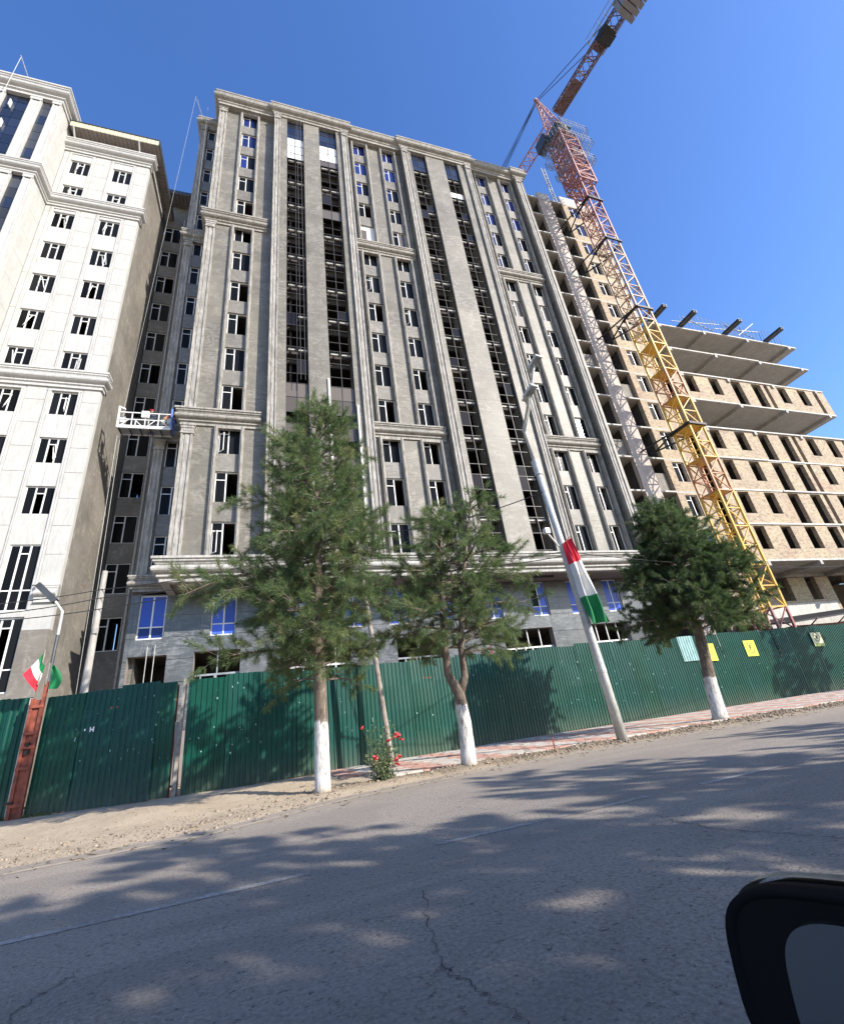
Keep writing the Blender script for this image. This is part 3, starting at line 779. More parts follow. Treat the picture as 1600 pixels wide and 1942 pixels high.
# ================================================================== REAR BLOCK between the two towers
K = Bld('rear_apartment_block', 'shaded grey block recessed in the gap between the white tower and the grey tower', -10, 31.8)
KD = 31.8; ks = 1.045
klev = [1.1+(z_-1.1)*ks for z_ in [11.9+3.3*q for q in range(-2, 11)]]
kz = [8.25, 11.7]+[15.08+3.31*q for q in range(10)]+[48.3]
wk_top = 49.0
K.box('wall', grey_render, -8.32, -8.08, KD-.3, KD-.001, 0, wk_top)
K.box('wall', grey_render, -8.63, -7.15, KD, KD+.4, 0, wk_top)
zp = 0
for q in list(range(12))+[None]:
    zb = kz[q]-1.0 if q is not None else wk_top
    K.box('spandrel', grey_render, -10.0, -8.63, KD+.02, KD+.3, zp, zb)
    if q is not None: zp = kz[q]+1.0
WK = WinKind(1.39, 2.0, [.46], [[.74], []])
for q in range(12): WK.place(K, (-9.315, KD+.1, kz[q]), glass_dark, () if q % 3 else (2,))
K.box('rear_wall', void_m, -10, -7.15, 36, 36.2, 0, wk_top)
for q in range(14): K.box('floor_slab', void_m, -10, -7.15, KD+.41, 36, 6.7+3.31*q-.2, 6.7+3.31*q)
K.box('roof_eave', dark_steel, -10.0, -7.0, KD-1.4, KD+1.0, wk_top+.002, wk_top+.35)
for q in range(9): K.box('eave_slat', recon, -9.95+q*.33, -9.67+q*.33, KD-1.38, KD-.01, wk_top-.06, wk_top)
K.box('side_wall', void_m, -7.16, -7.0, 32.55, 36.2, 0, wk_top); K.box('side_wall', void_m, -10.3, -10.09, 36.001, 36.2, 0, wk_top)
K.part('drain_pipe', MB().tube([(0, 0, 0), (0, 0, 46)], .07, 8), galv, (-8.45, KD-.12, 1))

# ================================================================== WHITE TOWER
A = Bld('white_apartment_tower', 'cream-white clad apartment building with tall window columns and slatted eave, at the left edge', -16.6, 26.2)
AD = 26.2
a_tops = [43.8, 40.65, 37.45, 34.2, 31.0, 27.75, 24.62, 21.48, 18.22, 15.1]      # window tops
cols_a = [(-14.66, 1.32), (-11.85, 1.32), (-17.6, 1.32)]
wallops = [(c-w/2, c+w/2, t_-1.65, t_) for c, w in cols_a[:2] for t_ in a_tops]+[(c-w/2, c+w/2, 8.35, 11.75) for c, w in cols_a[:2]]+[(c-w/2, c+w/2, 4.6, 8.05) for c, w in cols_a[:2]]
mb = MB()
for a, b_, c, d in cells_with_openings(-15.9, -10.08, 7.4, 45.0, wallops): mb.box(a, b_, AD+.03, AD+.35, c, d)
A.part('backing_wall', mb, white_mat)
mb = MB()
for a, b_, c, d in cells_with_openings(-22, -10.08, 0, 7.4, [(c-w/2, c+w/2, 4.6, 8.05) for c, w in cols_a[:2]]+[(-13.4, -11.6, 0, 3.3)]): mb.box(a, b_, AD-.0, AD+.35, c, d)
A.part('bare_lower_wall', mb, grey_render)
def panels(s0, s1, z0, z1, hstep, offs=0, th=.03, D=AD):
    z = z0
    while z < z1-.05:
        z2 = min(z+hstep, z1)
        A.box('cladding_panel', white_mat, s0+.012, s1-.012, D, D+.028, z+.012, z2-.012); z = z2
for z0, z1 in ((9.6, 21.75), (22.95, 38.0), (39.1, 44.8)):
    panels(-13.75, -12.76, z0, z1, 1.6); panels(-10.96, -10.10, z0+.0, z1, 1.6); panels(-15.88, -15.55, z0, z1, 1.6)
    for c, w in cols_a[:2]:
        zp = z0
        for t_ in sorted([q for q in a_tops if z0 < q < z1])+[None]:
            zb = t_-1.65 if t_ else z1
            if zp > z0 or t_ is None or True:
                if zb-zp > .1 and not (zp < 11.75 and z0 < 10):
                    if c > -13: A.box('cladding_panel', white_trim, c-w/2+.01, c-.006, AD+.004, AD+.028, zp+.01, zb-.01); A.box('cladding_panel', white_trim, c+.006, c+w/2-.01, AD+.004, AD+.028, zp+.01, zb-.01)
                    else: A.box('cladding_panel', white_trim, c-w/2+.01, c+w/2-.01, AD+.004, AD+.028, zp+.01, zb-.01)
            if t_: zp = t_
        mb = MB(); h = z1-z0-.25
        for sg in (-1, 1):
            a, b_ = sorted((sg*(w/2+.02), sg*(w/2+.11))); mb.box(a, b_, -.045, .03, 0, h)
            a, b_ = sorted((sg*(w/2+.13), sg*(w/2+.20))); mb.box(a, b_, -.03, .03, 0, h)
        mb.box(-w/2-.2, w/2+.2, -.047, .03, h, h+.12)
        A.part('moulding', mb, white_trim, (c, AD, z0))
for c, w in cols_a[:2]:
    for i_, t_ in enumerate(a_tops):
        o = W_tri.place(A, (c, AD+.10, t_-.825), glass_dark, () if random.random() < .6 else (1,))
        if random.random() < .75:
            link('open_casement', open_small if 'open_small' in globals() else globals().setdefault('open_small', MB().box(0, .03, 0, .03, -.42, .42).box(.30, .33, 0, .03, -.42, .42).box(.03, .30, 0, .03, -.42, -.39).box(.03, .30, 0, .03, .39, .42).mesh('open_casement', pvc)), o, (random.choice([-.2, .1]), -.02, -.15), (rad(random.uniform(-16, 16)), rad(random.uniform(-9, 9)), rad(random.uniform(-80, -30))))
    W_tritall.place(A, (c, AD+.10, 10.05), glass_dark)
    W_tritall.place(A, (c, AD+.12, 6.33), glass_dark, (3,))
# flank facing the grey tower
A.box('flank_wall', grey_render, -10.38, -10.08, AD+.352, 31.5, 0, 45.0)
A.box('flank_wall', grey_render, -10.38, -10.08, 31.5, 36, 0, 45.0)
A.box('rear_wall', void_m, -22, -10.38, 31, 31.2, 0, 46)
for t_ in a_tops+[11.9, 8.3, 4.5]: A.box('floor_slab', void_m, -15.9, -10.39, AD+.36, 31, t_+.4, t_+.6)
A.box('partition', void_m, -13.3, -13.15, AD+.36, 31, 0, 45)
def w_ledge(zt, zb, o=.35):
    A.part('ledge', extrude_profile([(-23, 24.3), (-15.9, 24.3), (-15.9, AD), (-10.08, AD), (-10.08, AD+.4)], cornice_prof(zt, zb, o)), white_trim)
w_ledge(22.95, 21.75); w_ledge(39.15, 38.0)
A.part('ledge', extrude_profile([(-15.9, AD), (-10.08, AD), (-10.08, AD+.4)], cornice_prof(46.1, 44.8, .38)), white_trim)
for a, b_ in ((-13.75, -12.70), (-10.98, -10.08)):
    A.part('ledge', extrude_profile([(a, AD), (b_, AD)], cornice_prof(9.6, 8.7, .16)), white_trim)
# eave
A.box('roof', white_trim, -15.9, -10.1, AD+.1, 31, 45.9, 46.75)
eave_y = mat_simple('eave_slat_cream', (.50, .47, .33), .5, var=.1)
for q in range(21):
    s = -15.65+q*.295
    A.box('eave_slat', eave_y, s, s+.27, 25.35, 25.40, 46.75, 47.35)
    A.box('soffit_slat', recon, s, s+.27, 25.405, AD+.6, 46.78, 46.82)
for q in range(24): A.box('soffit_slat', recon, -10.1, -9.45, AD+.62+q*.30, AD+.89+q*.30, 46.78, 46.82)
A.box('eave_edge', dark_steel, -15.75, -9.42, 25.3, 33.5, 47.352, 47.43); A.box('eave_edge', dark_steel, -9.46, -9.42, 25.3, 33.4, 46.76, 47.35)
A.part('eave_bracket', MB().bar((0, 0, 0), (0, -.75, .75), .08), pvc, (-15.4, AD-.1, 46.0)); A.part('eave_bracket', MB().bar((0, 0, 0), (0, -.75, .75), .08), pvc, (-10.9, AD-.1, 46.0))
# projecting tower part with glass strips
TD = 24.3
for z0, z1 in ((9, 21.75), (22.95, 38.0), (39.1, 47.3)):
    for a, b_, mt, nm in ((-16.42, -15.92, white_trim, 'pilaster'), (-17.80, -17.15, white_trim, 'pilaster'), (-20.2, -19.4, white_trim, 'pilaster')):
        mbp = MB(); w = (b_-a)/2; h = z1-z0; mbp.box(-w, w, 0, .5, 0, h).box(-w, -w*.7, -.05, -.001, 0, h).box(w*.7, w, -.05, -.001, 0, h)
        mbp.box(-w-.05, w+.05, -.08, -.052, h-.3, h)
        A.part(nm, mbp, mt, ((a+b_)/2, TD, z0))
    z = z0
    while z < z1-.1:
        z2 = min(z+1.05, z1)
        A.box('glass_panel', glass_speck if random.random() < .75 else glass_tower, -17.148, -16.422, TD+.15, TD+.2, z+.02, z2-.02)
        A.box('glass_panel', glass_tower, -18.58, -17.802, TD+.15, TD+.2, z+.02, z2-.02); A.box('glass_panel', glass_tower, -19.398, -18.61, TD+.15, TD+.2, z+.02, z2-.02)
        A.box('side_panel', white_mat, -15.93, -15.90, TD+.51, AD-.01, z*1.0+.01, z2-.01) if False else None
        z = z2
    z = z0
    while z < z1-.1:
        z2 = min(z+2.1, z1); A.box('cladding_panel', white_mat, -15.925, -15.9, TD+.505, AD-.01, z+.01, z2-.01); z = z2
A.box('backing_wall', white_mat, -23, -15.93, TD+.505, TD+.8, 0, 48); A.box('backing_wall', white_mat, -16.3, -15.93, TD+.802, 30, 0, 48)
A.part('cornice', extrude_profile([(-23, TD), (-15.92, TD), (-15.92, 30)], cornice_prof(48.85, 47.3, .5)), white_trim)
for zt in (42.9, 40.6, 45.5): A.box('open_vent', pvc, -18.9, -18.84, TD-.1, TD+.14, zt, zt+.75)
A.part('roof_outrigger', MB().bar((0, .5, 0), (-.5, -1.3, 1.5), .045), galv, (-18.2, TD+.2, 48.8))
A.part('hanging_rope', MB().tube([(0, 0, 0), (-.1, 0, -30)], .015, 4), galv, (-18.7, TD-1.0, 50.2))

# ================================================================== UNFINISHED BRICK BUILDING
U = Bld('unfinished_brick_building', 'unfinished tan brick building with bare concrete slabs behind the tower crane, at the right', 27.8, 26.6)
UD = 26.6; top_m = 57.6
pale_pl = mat_trim('pale_rough_plaster', (.36, .30, .255), (.47, .41, .36), (.28, .23, .19))
def ubrick(s0, s1, d0, d1, z0, z1, name='brick_wall'): return U.box(name, brick, s0, s1, d0, d1, z0, z1)
for k in range(-1, 15):
    z0 = Z0+FH*k; z1 = z0+FH-.2 if k < 14 else top_m
    if k == -1: z0 = .0; z1 = Z0-.2
    if k == 14:
        U.box('parapet', slab_edge, 29.4, 31.0, UD, UD+.3, z0, top_m-.3); U.box('parapet', slab_edge, 32.6, 36.8, UD, UD+.3, z0, top_m); continue
    U.box('pillar', pale_pl, 29.3, 31.0, UD, UD+.4, z0, z1); ubrick(32.6, 33.35, UD, UD+.4, z0, z1); ubrick(34.7, 36.8, UD, UD+.4, z0, z1)
    if k >= 0:
        ubrick(33.35, 34.7, UD, UD+.4, z0, wcz(k)-1.0, 'spandrel'); ubrick(33.35, 34.7, UD, UD+.4, wcz(k)+1.0, z1, 'spandrel')
        W_unf.place(U, (34.025, UD+.12, wcz(k)), glass_dark if 0 < k < 11 else [glass_dark, glass_blue, glass_blue], (2,) if 0 < k < 11 else ())
    else: ubrick(33.35, 34.7, UD, UD+.4, z0, z1)
for k in range(0, 15):
    zt = Z0+FH*k
    U.box('floor_slab', concrete, 26.3, 36.8, UD+.1, 33, zt-.2, zt-.001)
    for a, b_ in ((27.0, 29.3), (31.0, 32.6)):
        U.box('slab_edge', slab_edge, a, b_, UD-.06, UD+.098, zt-.17, zt-.03)
    U.box('slab_edge', concrete, 29.4, 31.0, UD+.002, UD+.098, zt-.2, zt-.001); U.box('slab_edge', concrete, 32.6, 36.8, UD+.003, UD+.098, zt-.2, zt-.001)
for s in (29.45, 30.9, 32.65, 36.75): U.box('partition', void_m, s, s+.12, UD+.402, 32.9, 0, 56)
U.box('rear_wall', void_m, 26.3, 36.8, 33, 33.3, 0, 57)
ubrick(36.802, 37.1, UD+.0, 33, 37, 57.2, 'flank_wall')
for (a, k) in ((27.9, 6), (27.9, 1), (31.05, 2), (31.05, 5), (27.9, 3)): U.box('board', grey_render, a, a+1.45, UD+.35, UD+.4, Z0+FH*k, Z0+FH*k+1.9)
# loggia flank and roof ladder
# right-hand part
RD = 25.8; RE = 58.8
oc = []   # opening, kind
small = [(38.45, 39.75), (41.65, 42.95), (51.36, 52.66), (54.45, 55.76)]; tall = [(44.62, 46.0), (47.58, 48.95)]
for k in (0, 1, 2, 3, 5):
    z0 = Z0+FH*k; zt = z0+FH-.2
    o = [(a, b_, z0+.92, z0+3.02) for a, b_ in small]+[(a, b_, z0+(.92 if k == 0 else .03), z0+3.02) for a, b_ in tall]+[(57.0, 57.62, z0+.1, z0+3.02)]
    for (a, b_, c, d) in cells_with_openings(36.9, RE, z0, zt, o+[(49.42, 49.98, z0, zt)]):
        ubrick(a, b_, RD, RD+.35, c, d, 'brick_wall')
    U.box('recess_wall', recon, 49.42, 49.98, RD+.7, RD+.9, z0, zt)
    for a, b_ in small+tall: 
        U.box('lintel', slab_edge if k % 2 else concrete, a-.12, b_+.12, RD-.012, RD-.001, z0+3.02, zt+.0) if random.random() < .5 else None
        # thin dark joint lines beside each opening
        for s in (a-.05, b_+.05): U.box('joint', recon, s-.015, s+.015, RD-.004, RD-.0005, z0+.02, z0+.9) if random.random() < .85 else None
U.box('floor_slab', concrete, RE, 78, RD+.05, 34, Z0-.2, Z0-.002); U.box('flank_wall', brick, 58.9, 78, RD+1, RD+1.3, Z0, Z0+FH*4)
for k in range(0, 9):
    zt = Z0+FH*k; fl = .02*random.uniform(0, 1)
    U.box('floor_slab', concrete, 36.8, RE, RD+.05, 34, zt-.2, zt-.002)
    for a, b_ in ((36.8, 44.2), (44.2, 50.7), (50.7, 57.3), (57.3, RE)):
        U.box('slab_edge', slab_edge, a+.02, b_-.02, RD-.04-random.uniform(0, .12), RD+.049, zt-.17, zt-.03)
    for s in (38.2, 44.35, 50.75, 57.4):
        if k in (0, 4, 5, 7, 8, 6): U.box('beam', concrete, s-.16, s+.16, RD-.16, 33.9, zt-.55, zt-.202)
    if k in (0, 5, 7, 8, 4): U.box('beam', concrete, 36.8, RE, 29.5, 29.8, zt-.50, zt-.203)
for k in (4, 6, 7):
    for s in (38.2, 44.35, 50.75, 57.4): U.box('column', concrete, s-.2, s+.2, 29.45, 29.85, Z0+FH*k, Z0+FH*(k+1)-.56)
U.box('rear_wall', recon, 36.8, RE, 34, 34.3, 0, 36); U.box('rear_wall', recon, RE, 80, 34, 34.3, 0, 9.7)
for s in (38.0, 40.6, 43.7, 46.7, 49.3, 53.4, 56.4): 
    U.box('partition', void_m, s, s+.12, RD+.36, 29.4, Z0+.01, Z0+FH*4-.21); U.box('partition', void_m, s, s+.12, RD+.36, 29.4, Z0+FH*5+.01, Z0+FH*6-.21)
ubrick(RE-.3, RE, RD+.351, 33.9, Z0, Z0+FH*4-.2, 'flank_wall'); ubrick(RE-.3, RE, RD+.351, 33.9, Z0+FH*5, Z0+FH*6-.2, 'flank_wall')
for a, b_, c, d in cells_with_openings(36.8, 78, 0, 9.4, [(56.6, 58, 5, 9.4), (61, 63, 5, 9.4), (43.75, 45.2, 7.25, 9.4), (47.45, 48.85, 7.25, 9.4), (50.7, 53.2, 5.0, 9.4), (40.2, 41.6, 7.25, 9.4)]):
    ubrick(a, b_, 29.5, 29.9, c, d)
U.box('plinth', slab_edge, 36.8, 50.2, 29.4, 29.499, 0, 7.0)
# steel I-beams left on the roof
for i_, s in enumerate((41.6, 48.0, 54.4, 37.6)):
    mb = MB()
    for q in (-.15, .15): mb.box(q-.12, q+.12, -2.0, 3, 0, .04).box(q-.12, q+.12, -2.0, 3, .28, .32).box(q-.02, q+.02, -2.0, 3, .04, .28)
    U.part('steel_beam', mb, dark_steel, (s, RD+.1, 36.62))
mb = MB()
for a, b_ in ((42, 48), (48.3, 54.3)):
    mb.bar((a, RD+1.0, 38.6), (b_, RD+.2, 38.3), .06).bar((a, RD-.2, 37.9), (b_-1.5, RD+.2, 37.0), .07)
    x = a
    while x < b_+3: mb.bar((x, RD+.2, 36.4), (x-.35, RD-.2, 38.2+random.uniform(-.2, .3)), .035); x += .55
mb.bar((50, RD, 36.8), (52.6, RD-.5, 38.6), .06)
U.part('rebar_railing', mb, dark_steel); U.box('roof_formwork', dark_steel, 38, 55, RD+.15, RD+.5, 36.352, 36.62)
# ================================================================== TOWER CRANE
CR = thing('tower_crane', 'tall lattice tower crane, yellow below and red above, with counterweights overhead', 'crane', (33.4, 22.3, 0))
cw = 1.55; hw = cw/2
def section(h=3.0, w=.075):
    mb = MB(); c = [(-hw, -hw), (hw, -hw), (hw, hw), (-hw, hw)]
    for x, y in c: mb.bar((x, y, 0), (x, y, h), .15)
    for i in range(4):
        a, b_ = c[i], c[(i+1) % 4]
        mb.bar((*a, 0.02), (*b_, 0.02), w*1.3); mb.bar((*a, h/2), (*b_, h/2), w)
        mb.bar((*b_, 0), (*a, h/2), w); mb.bar((*a, h/2), (*b_, h), w)
    return mb
sec_ladder = section(); 
for q in range(10): sec_ladder.bar((-.2, .35, q*.3), (.2, .35, q*.3), .03)
sec_ladder.bar((-.2, .35, 0), (-.2, .35, 3), .045).bar((.2, .35, 0), (.2, .35, 3), .045)
sec_me = sec_ladder.mesh('mast_section', cr_yellow)
z = -.5+0.0; zi = 0
zlist = [2.5+3.0*q for q in range(-1, 20)]
for q, z in enumerate(zlist):
    if z > 61: break
    me = sec_me
    mt = cr_red if z < 3 else cr_yellow if z < 23 else cr_orange if z < 25.5 else cr_yellow if z < 31 else cr_tan if z < 43 else cr_pink if z < 46 else cr_red
    if z in (14.5,): mt = cr_orange
    o = link('mast_section', me, CR, (0, 0, z)); o.material_slots[0].link = 'OBJECT'; o.material_slots[0].material = mt
# work platforms inside the mast
for z in (14.5, 17.5, 20.5, 23.5, 26.5, 29.5): link('mast_platform', MB().box(-hw+.1, hw-.1, -hw+.1, hw-.1, 0, .05).mesh('mast_platform', cr_yellow), CR, (0, 0, z+.06))
# anchor collars with braces to the building
for zc in (20.6, 33.8, 43.6, 50.4):
    mb = MB(); e = hw+.17
    for i in range(4):
        c = [(-e, -e), (e, -e), (e, e), (-e, e)]; mb.bar((*c[i], 0), (*c[(i+1) % 4], 0), .13, .20)
    col_ = link('anchor_collar', mb.mesh('anchor_collar', black_steel), CR, (0, 0, zc))
    for (a, wx) in (((-e, -e), -2.2), ((-e, e), -.6), ((e, e), -.9)):
        wp = Vector((wx, 26.0-22.3-.35, -.3)); link('anchor_brace', MB().bar((*a, 0), wp, .11).mesh('anchor_brace', black_steel), CR, (0, 0, zc))
# climbing cage
mb = MB(); g2 = 1.12; h = 9.5
c = [(-g2, -g2), (g2, -g2), (g2, g2), (-g2, g2)]
for x, y in c: mb.bar((x, y, 0), (x, y, h), .17)
for i in range(4):
    a, b_ = c[i], c[(i+1) % 4]; lv = [0, .9, 2.4, 3.9, 5.4, 6.9, 8.4, h]
    for j, z in enumerate(lv):
        mb.bar((*a, z), (*b_, z), .13)
        if j < len(lv)-1: mb.bar((*(a if j % 2 else b_), z), (*(b_ if j % 2 else a), lv[j+1]), .10); mb.bar((*(b_ if j % 2 else a), z), (*(a if j % 2 else b_), (z+lv[j+1])/2), .07)
link('climbing_cage', mb.mesh('climbing_cage', cr_red), CR, (0, 0, 53.6))
for z in (57.2, 60.2, 62.6):
    mb = MB(); w = 1.95 if z > 58 else 1.6
    for q in range(13):
        t_ = -w+2*w*q/12
        if abs(t_) > g2: mb.bar((t_, -w, 0), (t_, w, 0), .05)
        else: mb.bar((t_, -w, 0), (t_, -g2-.1, 0), .05).bar((t_, g2+.1, 0), (t_, w, 0), .05)
        mb.bar((-w, t_, .0), (-g2-.1, t_, .0), .03).bar((g2+.1, t_, 0), (w, t_, 0), .03)
    c = [(-w, -w), (w, -w), (w, w), (-w, w)]
    for i in range(4):
        for zz_ in (.55, 1.1): mb.bar((*c[i], zz_), (*c[(i+1) % 4], zz_), .045)
        for q in range(9):
            p = Vector(c[i]).lerp(Vector(c[(i+1) % 4]), q/8); mb.bar((*p, 0), (*p, 1.1), .03)
    link('railed_platform', mb.mesh('railed_platform', grey_paint), CR, (.35, 0, z))
mb = MB().box(-1.0, 1.0, -1.0, 1.0, 0, .5).tube([(0, 0, .5), (0, 0, 1.3)], 1.15, 16).box(-1.1, 1.1, -1.1, 1.1, 1.3, 1.6)
link('slewing_ring', mb.mesh('slewing_ring', dark_steel), CR, (0, 0, 63.4))
mb = MB(); ap = Vector((0, .9, 9.6))
c = [(-.75, -.75), (.75, -.75), (.75, .75), (-.75, .75)]
tops = [ap+Vector((x*.15, y*.15, 0)) for x, y in c]
for i in range(4):
    mb.bar((*c[i], 0), tops[i], .13)
    for q in range(7):
        p1_ = Vector((*c[i], 0)).lerp(tops[i], q/7); p2_ = Vector((*c[(i+1) % 4], 0)).lerp(tops[(i+1) % 4], (q+1)/7); p3 = Vector((*c[(i+1) % 4], 0)).lerp(tops[(i+1) % 4], q/7)
        mb.bar(p1_, p2_, .06); mb.bar(p1_, p3, .06)
mb.box(ap.x-.3, ap.x+.3, ap.y-.2, ap.y+.2, ap.z, ap.z+.3)
link('tower_head', mb.mesh('tower_head', cr_pink), CR, (0, 0, 65.0))
# jibs: local frame along the jib axis
jd = Vector((.155, -1, 0)).normalized(); jang = math.atan2(jd.y, jd.x)
JB = 67.6
def truss(x0, x1, w, hgt, n, r_=.10, tri=False):
    mb = MB()
    if tri: ch = [(-w/2, 0), (w/2, 0), (0, hgt)]
    else: ch = [(-w/2, 0), (w/2, 0), (w/2, hgt), (-w/2, hgt)]
    for y, z in ch: mb.bar((x0, y, z), (x1, y, z), r_)
    m_ = len(ch)
    for i in range(m_):
        a, b_ = ch[i], ch[(i+1) % m_]
        for q in range(n):
            xa = x0+(x1-x0)*q/n; xm = x0+(x1-x0)*(q+.5)/n; xb = x0+(x1-x0)*(q+1)/n
            mb.bar((xa, *a), (xm, *b_), r_*.55); mb.bar((xm, *b_), (xb, *a), r_*.55); mb.bar((xa, *a), (xa, *b_), r_*.6)
    return mb
cj = link('counter_jib', truss(.9, 13.5, 1.35, .5, 9, .13).mesh('counter_jib', cr_dark), CR, (0, 0, JB), (0, 0, jang))
link('deck', MB().box(1.0, 4.5, -.6, .6, .06, .10).mesh('deck', cr_dark), cj); link('deck', MB().box(7.2, 8.6, -.65, .9, .51, .56).mesh('deck', cr_dark), cj)
mb = MB()
for sg in (-1, 1):
    mb.bar((7.3, sg*1.15, .5), (13.4, sg*1.15, .5), .09).bar((7.3, sg*1.15, 1.5), (13.4, sg*1.15, 1.5), .05)
    for q in range(8): mb.bar((7.3+q*.87, sg*1.15, .5), (7.3+q*.87, sg*1.15, 1.5), .04); mb.bar((7.3+q*.87, sg*.65, .5), (7.3+q*.87, sg*1.15, .5), .06)
link('walkway_railing', mb.mesh('walkway_railing', grey_paint), cj)
link('winch', MB().box(8.0, 9.5, -.75, .75, -.25, .5).tube([(8.7, -.7, .2), (8.7, .7, .2)], .62, 14).box(8.2, 9.3, .72, 1.0, -.15, .9).mesh('winch', black_steel), cj)
for q in range(5): link('counterweight', MB().box(0, .52, -.95, 1.25, -1.1, .9).mesh('counterweight', mat_blk if 'mat_blk' in globals() else globals().setdefault('mat_blk', mat_simple('counterweight_concrete', (.17, .17, .18), .85, var=.12))), cj, (10.75+q*.60, 0, 0))
link('main_jib', truss(.9, 46, 1.35, 1.25, 26, .12, True).mesh('main_jib', cr_pink), CR, (0, 0, JB), (0, 0, jang+math.pi))
apw = Vector((0, .9, 74.6)); mb = MB()
for sg in (-.35, .35):
    side = Vector((-jd.y, jd.x, 0))*sg
    mb.bar(apw+side*.3, Vector((0, 0, JB+.6))+jd*9.7+side*1.6, .06)
    mb.bar(apw+side*.3, Vector((0, 0, JB+1.2))-jd*22+side*.2, .055); mb.bar(apw+side*.3, Vector((0, 0, JB+1.2))-jd*38+side*.2, .055)
link('tie_rod', mb.mesh('tie_rod', black_steel), CR)
cab = link('operator_cabin', MB().box(-.5, .5, -.8, .8, 0, 1.7).mesh('operator_cabin', dark_steel), CR, (-1.35, 1.4, 63.6))
link('cabin_window', MB().box(-.4, .4, -.83, -.802, .6, 1.5).mesh('cabin_window', glass_dark), cab)
# ladder from the roof beside the mast
mb = MB()
for x in (-.25, .25): mb.bar((x, 0, 0), (x, 0, 7.5), .10)
for q in range(9): mb.bar((-.25, 0, .5+q*.8), (.25, 0, .5+q*.8), .09)
ld = link('roof_ladder', mb.mesh('roof_ladder', grey_paint)); ld.location = Fp(32.6, 27.3, 57.1); tag(ld, 'steel ladder standing on the unfinished roof beside the crane mast', 'ladder')

# ================================================================== HOARDING FENCE
def corr_mesh(w, h, name='corrugated_sheet', mat=green, pitch=.175, dep=.032, wav=0.):
    mb = MB(); n = max(2, int(round(w/pitch))); p = w/n; xs_ = []
    for q in range(n):
        x = q*p; xs_ += [(x, 0), (x+p*.36, 0), (x+p*.5, -dep), (x+p*.86, -dep)]
    xs_.append((w, 0)); rows = 5; k = len(xs_)
    for r_ in range(rows):
        z = h*r_/(rows-1)
        for (x, y) in xs_: mb.v.append((x, y+wav*math.sin(r_*1.7+x*2), z+(random.uniform(-.006, .006) if r_ == rows-1 else 0)))
    for r_ in range(rows-1):
        for q in range(k-1): mb.f.append((r_*k+q, r_*k+q+1, (r_+1)*k+q+1, (r_+1)*k+q))
    return mb.mesh(name, mat)
FE = thing('hoarding_fence', 'long dark green corrugated metal hoarding in front of the construction site', 'fence', (-6.2, 19.5, 0))
def fence_run(root, x0, x1, tops, sheet=1.16, gaps=()):
    x = x0; i = 0; org = root.location
    while x < x1-.05:
        w = min(sheet*random.uniform(.97, 1.02), x1-x); ya, yb = fence_y(x), fence_y(x+w)
        ang = math.atan2(yb-ya, w); wl = math.hypot(w, yb-ya)
        hgt = tops(x)+random.uniform(-.05, .05); zb = random.uniform(.02, .07)
        o = link('corrugated_sheet', corr_mesh(wl+.03, hgt-zb, wav=random.uniform(0, .022)), root, (x-org.x, ya-org.y+(.022 if i % 2 else 0)+random.uniform(0, .012), zb), (rad(random.uniform(-.7, .9)), rad(random.uniform(-.25, .25)), ang))
        x += w; i += 1
def ftop(x): return 3.52+.03*max(0, min(x-2, 12))-.0*x+(.02 if int(x) % 5 == 0 else 0)+(.04 if x > 25 else 0)
fence_run(FE, -6.46, -2.42, ftop); fence_run(FE, -2.02, 72, ftop)
for a, b_ in ((-6.3, -2.4), (-2.0, 2.3), (2.3, 6.6), (6.6, 12), (12, 18), (18, 28), (28, 72)):
    for z in (.6, 2.9):
        link('rail', MB().bar((a+6.2, fence_y(a)+.1-19.5, z), (b_+6.2, fence_y(b_)+.1-19.5, z), .06).mesh('rail', rust), FE)
x = -5.5
while x < 40:
    link('fence_post', MB().box(-.04, .04, -.04, .04, 0, 3.4).mesh('fence_post', rust), FE, (x+6.2, fence_y(x)+.18-19.5, 0)); x += 3.1
mb = MB().box(-.055, .055, -.05, .05, 0, 3.55); link('gap_post', mb.mesh('gap_post', wood_grey), FE, (-2.22+6.2, 18.42-19.5, 0), (0, rad(1.2), 0))
link('loose_board', MB().box(-.09, .09, .07, .10, .0, 2.2).mesh('loose_board', concrete), FE, (-2.2+6.2, 18.44-19.5, 0), (0, rad(-2), 0))
pale = link('pale_patch_sheet', corr_mesh(1.1, 1.35, 'pale_patch_sheet', pale_sheet), FE, (22.4+6.2, fence_y(22.5)-.07-19.5, 2.55))
# scratches and paint patches (flat print on the sheets)
FL = thing('hoarding_fence', 'short green corrugated fence piece left of the red gate post, with white painted letter fragments', 'fence', (-7.0, 20.05, 0))
fence_run(FL, -13.5, -6.98, lambda x: 3.58)
white_print = mat_simple('white_print', (.75, .75, .73), .6)
def flatpatch(root, name, polys, mat, at, rotz):
    mb = MB()
    for poly in polys: mb.quad(*[(x, 0, z) for x, z in poly])
    o = link(name, mb.mesh(name, mat), root, at, (0, 0, rotz)); return o
def rct(x0, z0, x1, z1): return [(x0, z0), (x1, z0), (x1, z1), (x0, z1)]
fa = math.atan2(fence_y(-8)-fence_y(-7.2), -.8)+math.pi
flatpatch(FL, 'painted_letters', [rct(-.92, 2.55, -.78, 2.7), rct(-1.05, 2.15, -.80, 2.32), rct(-.98, 1.9, -.82, 2.12), rct(-1.1, 1.65, -.95, 1.86), rct(-1.3, 1.6, -1.12, 2.7)], white_print, (0, -.055, 0), math.atan2(fence_y(-7)-fence_y(-8), 1))
fa = math.atan2(18.45-19.65, 4.0)
lx = -4.95; flatpatch(FE, 'painted_mark', [rct(0, 0, .035, .15), rct(.10, 0, .135, .15), rct(.035, .05, .10, .09), rct(-.17, .05, -.13, .11)], white_print, (lx+6.2, fence_y(lx)-19.5-.05, 2.22), fa)
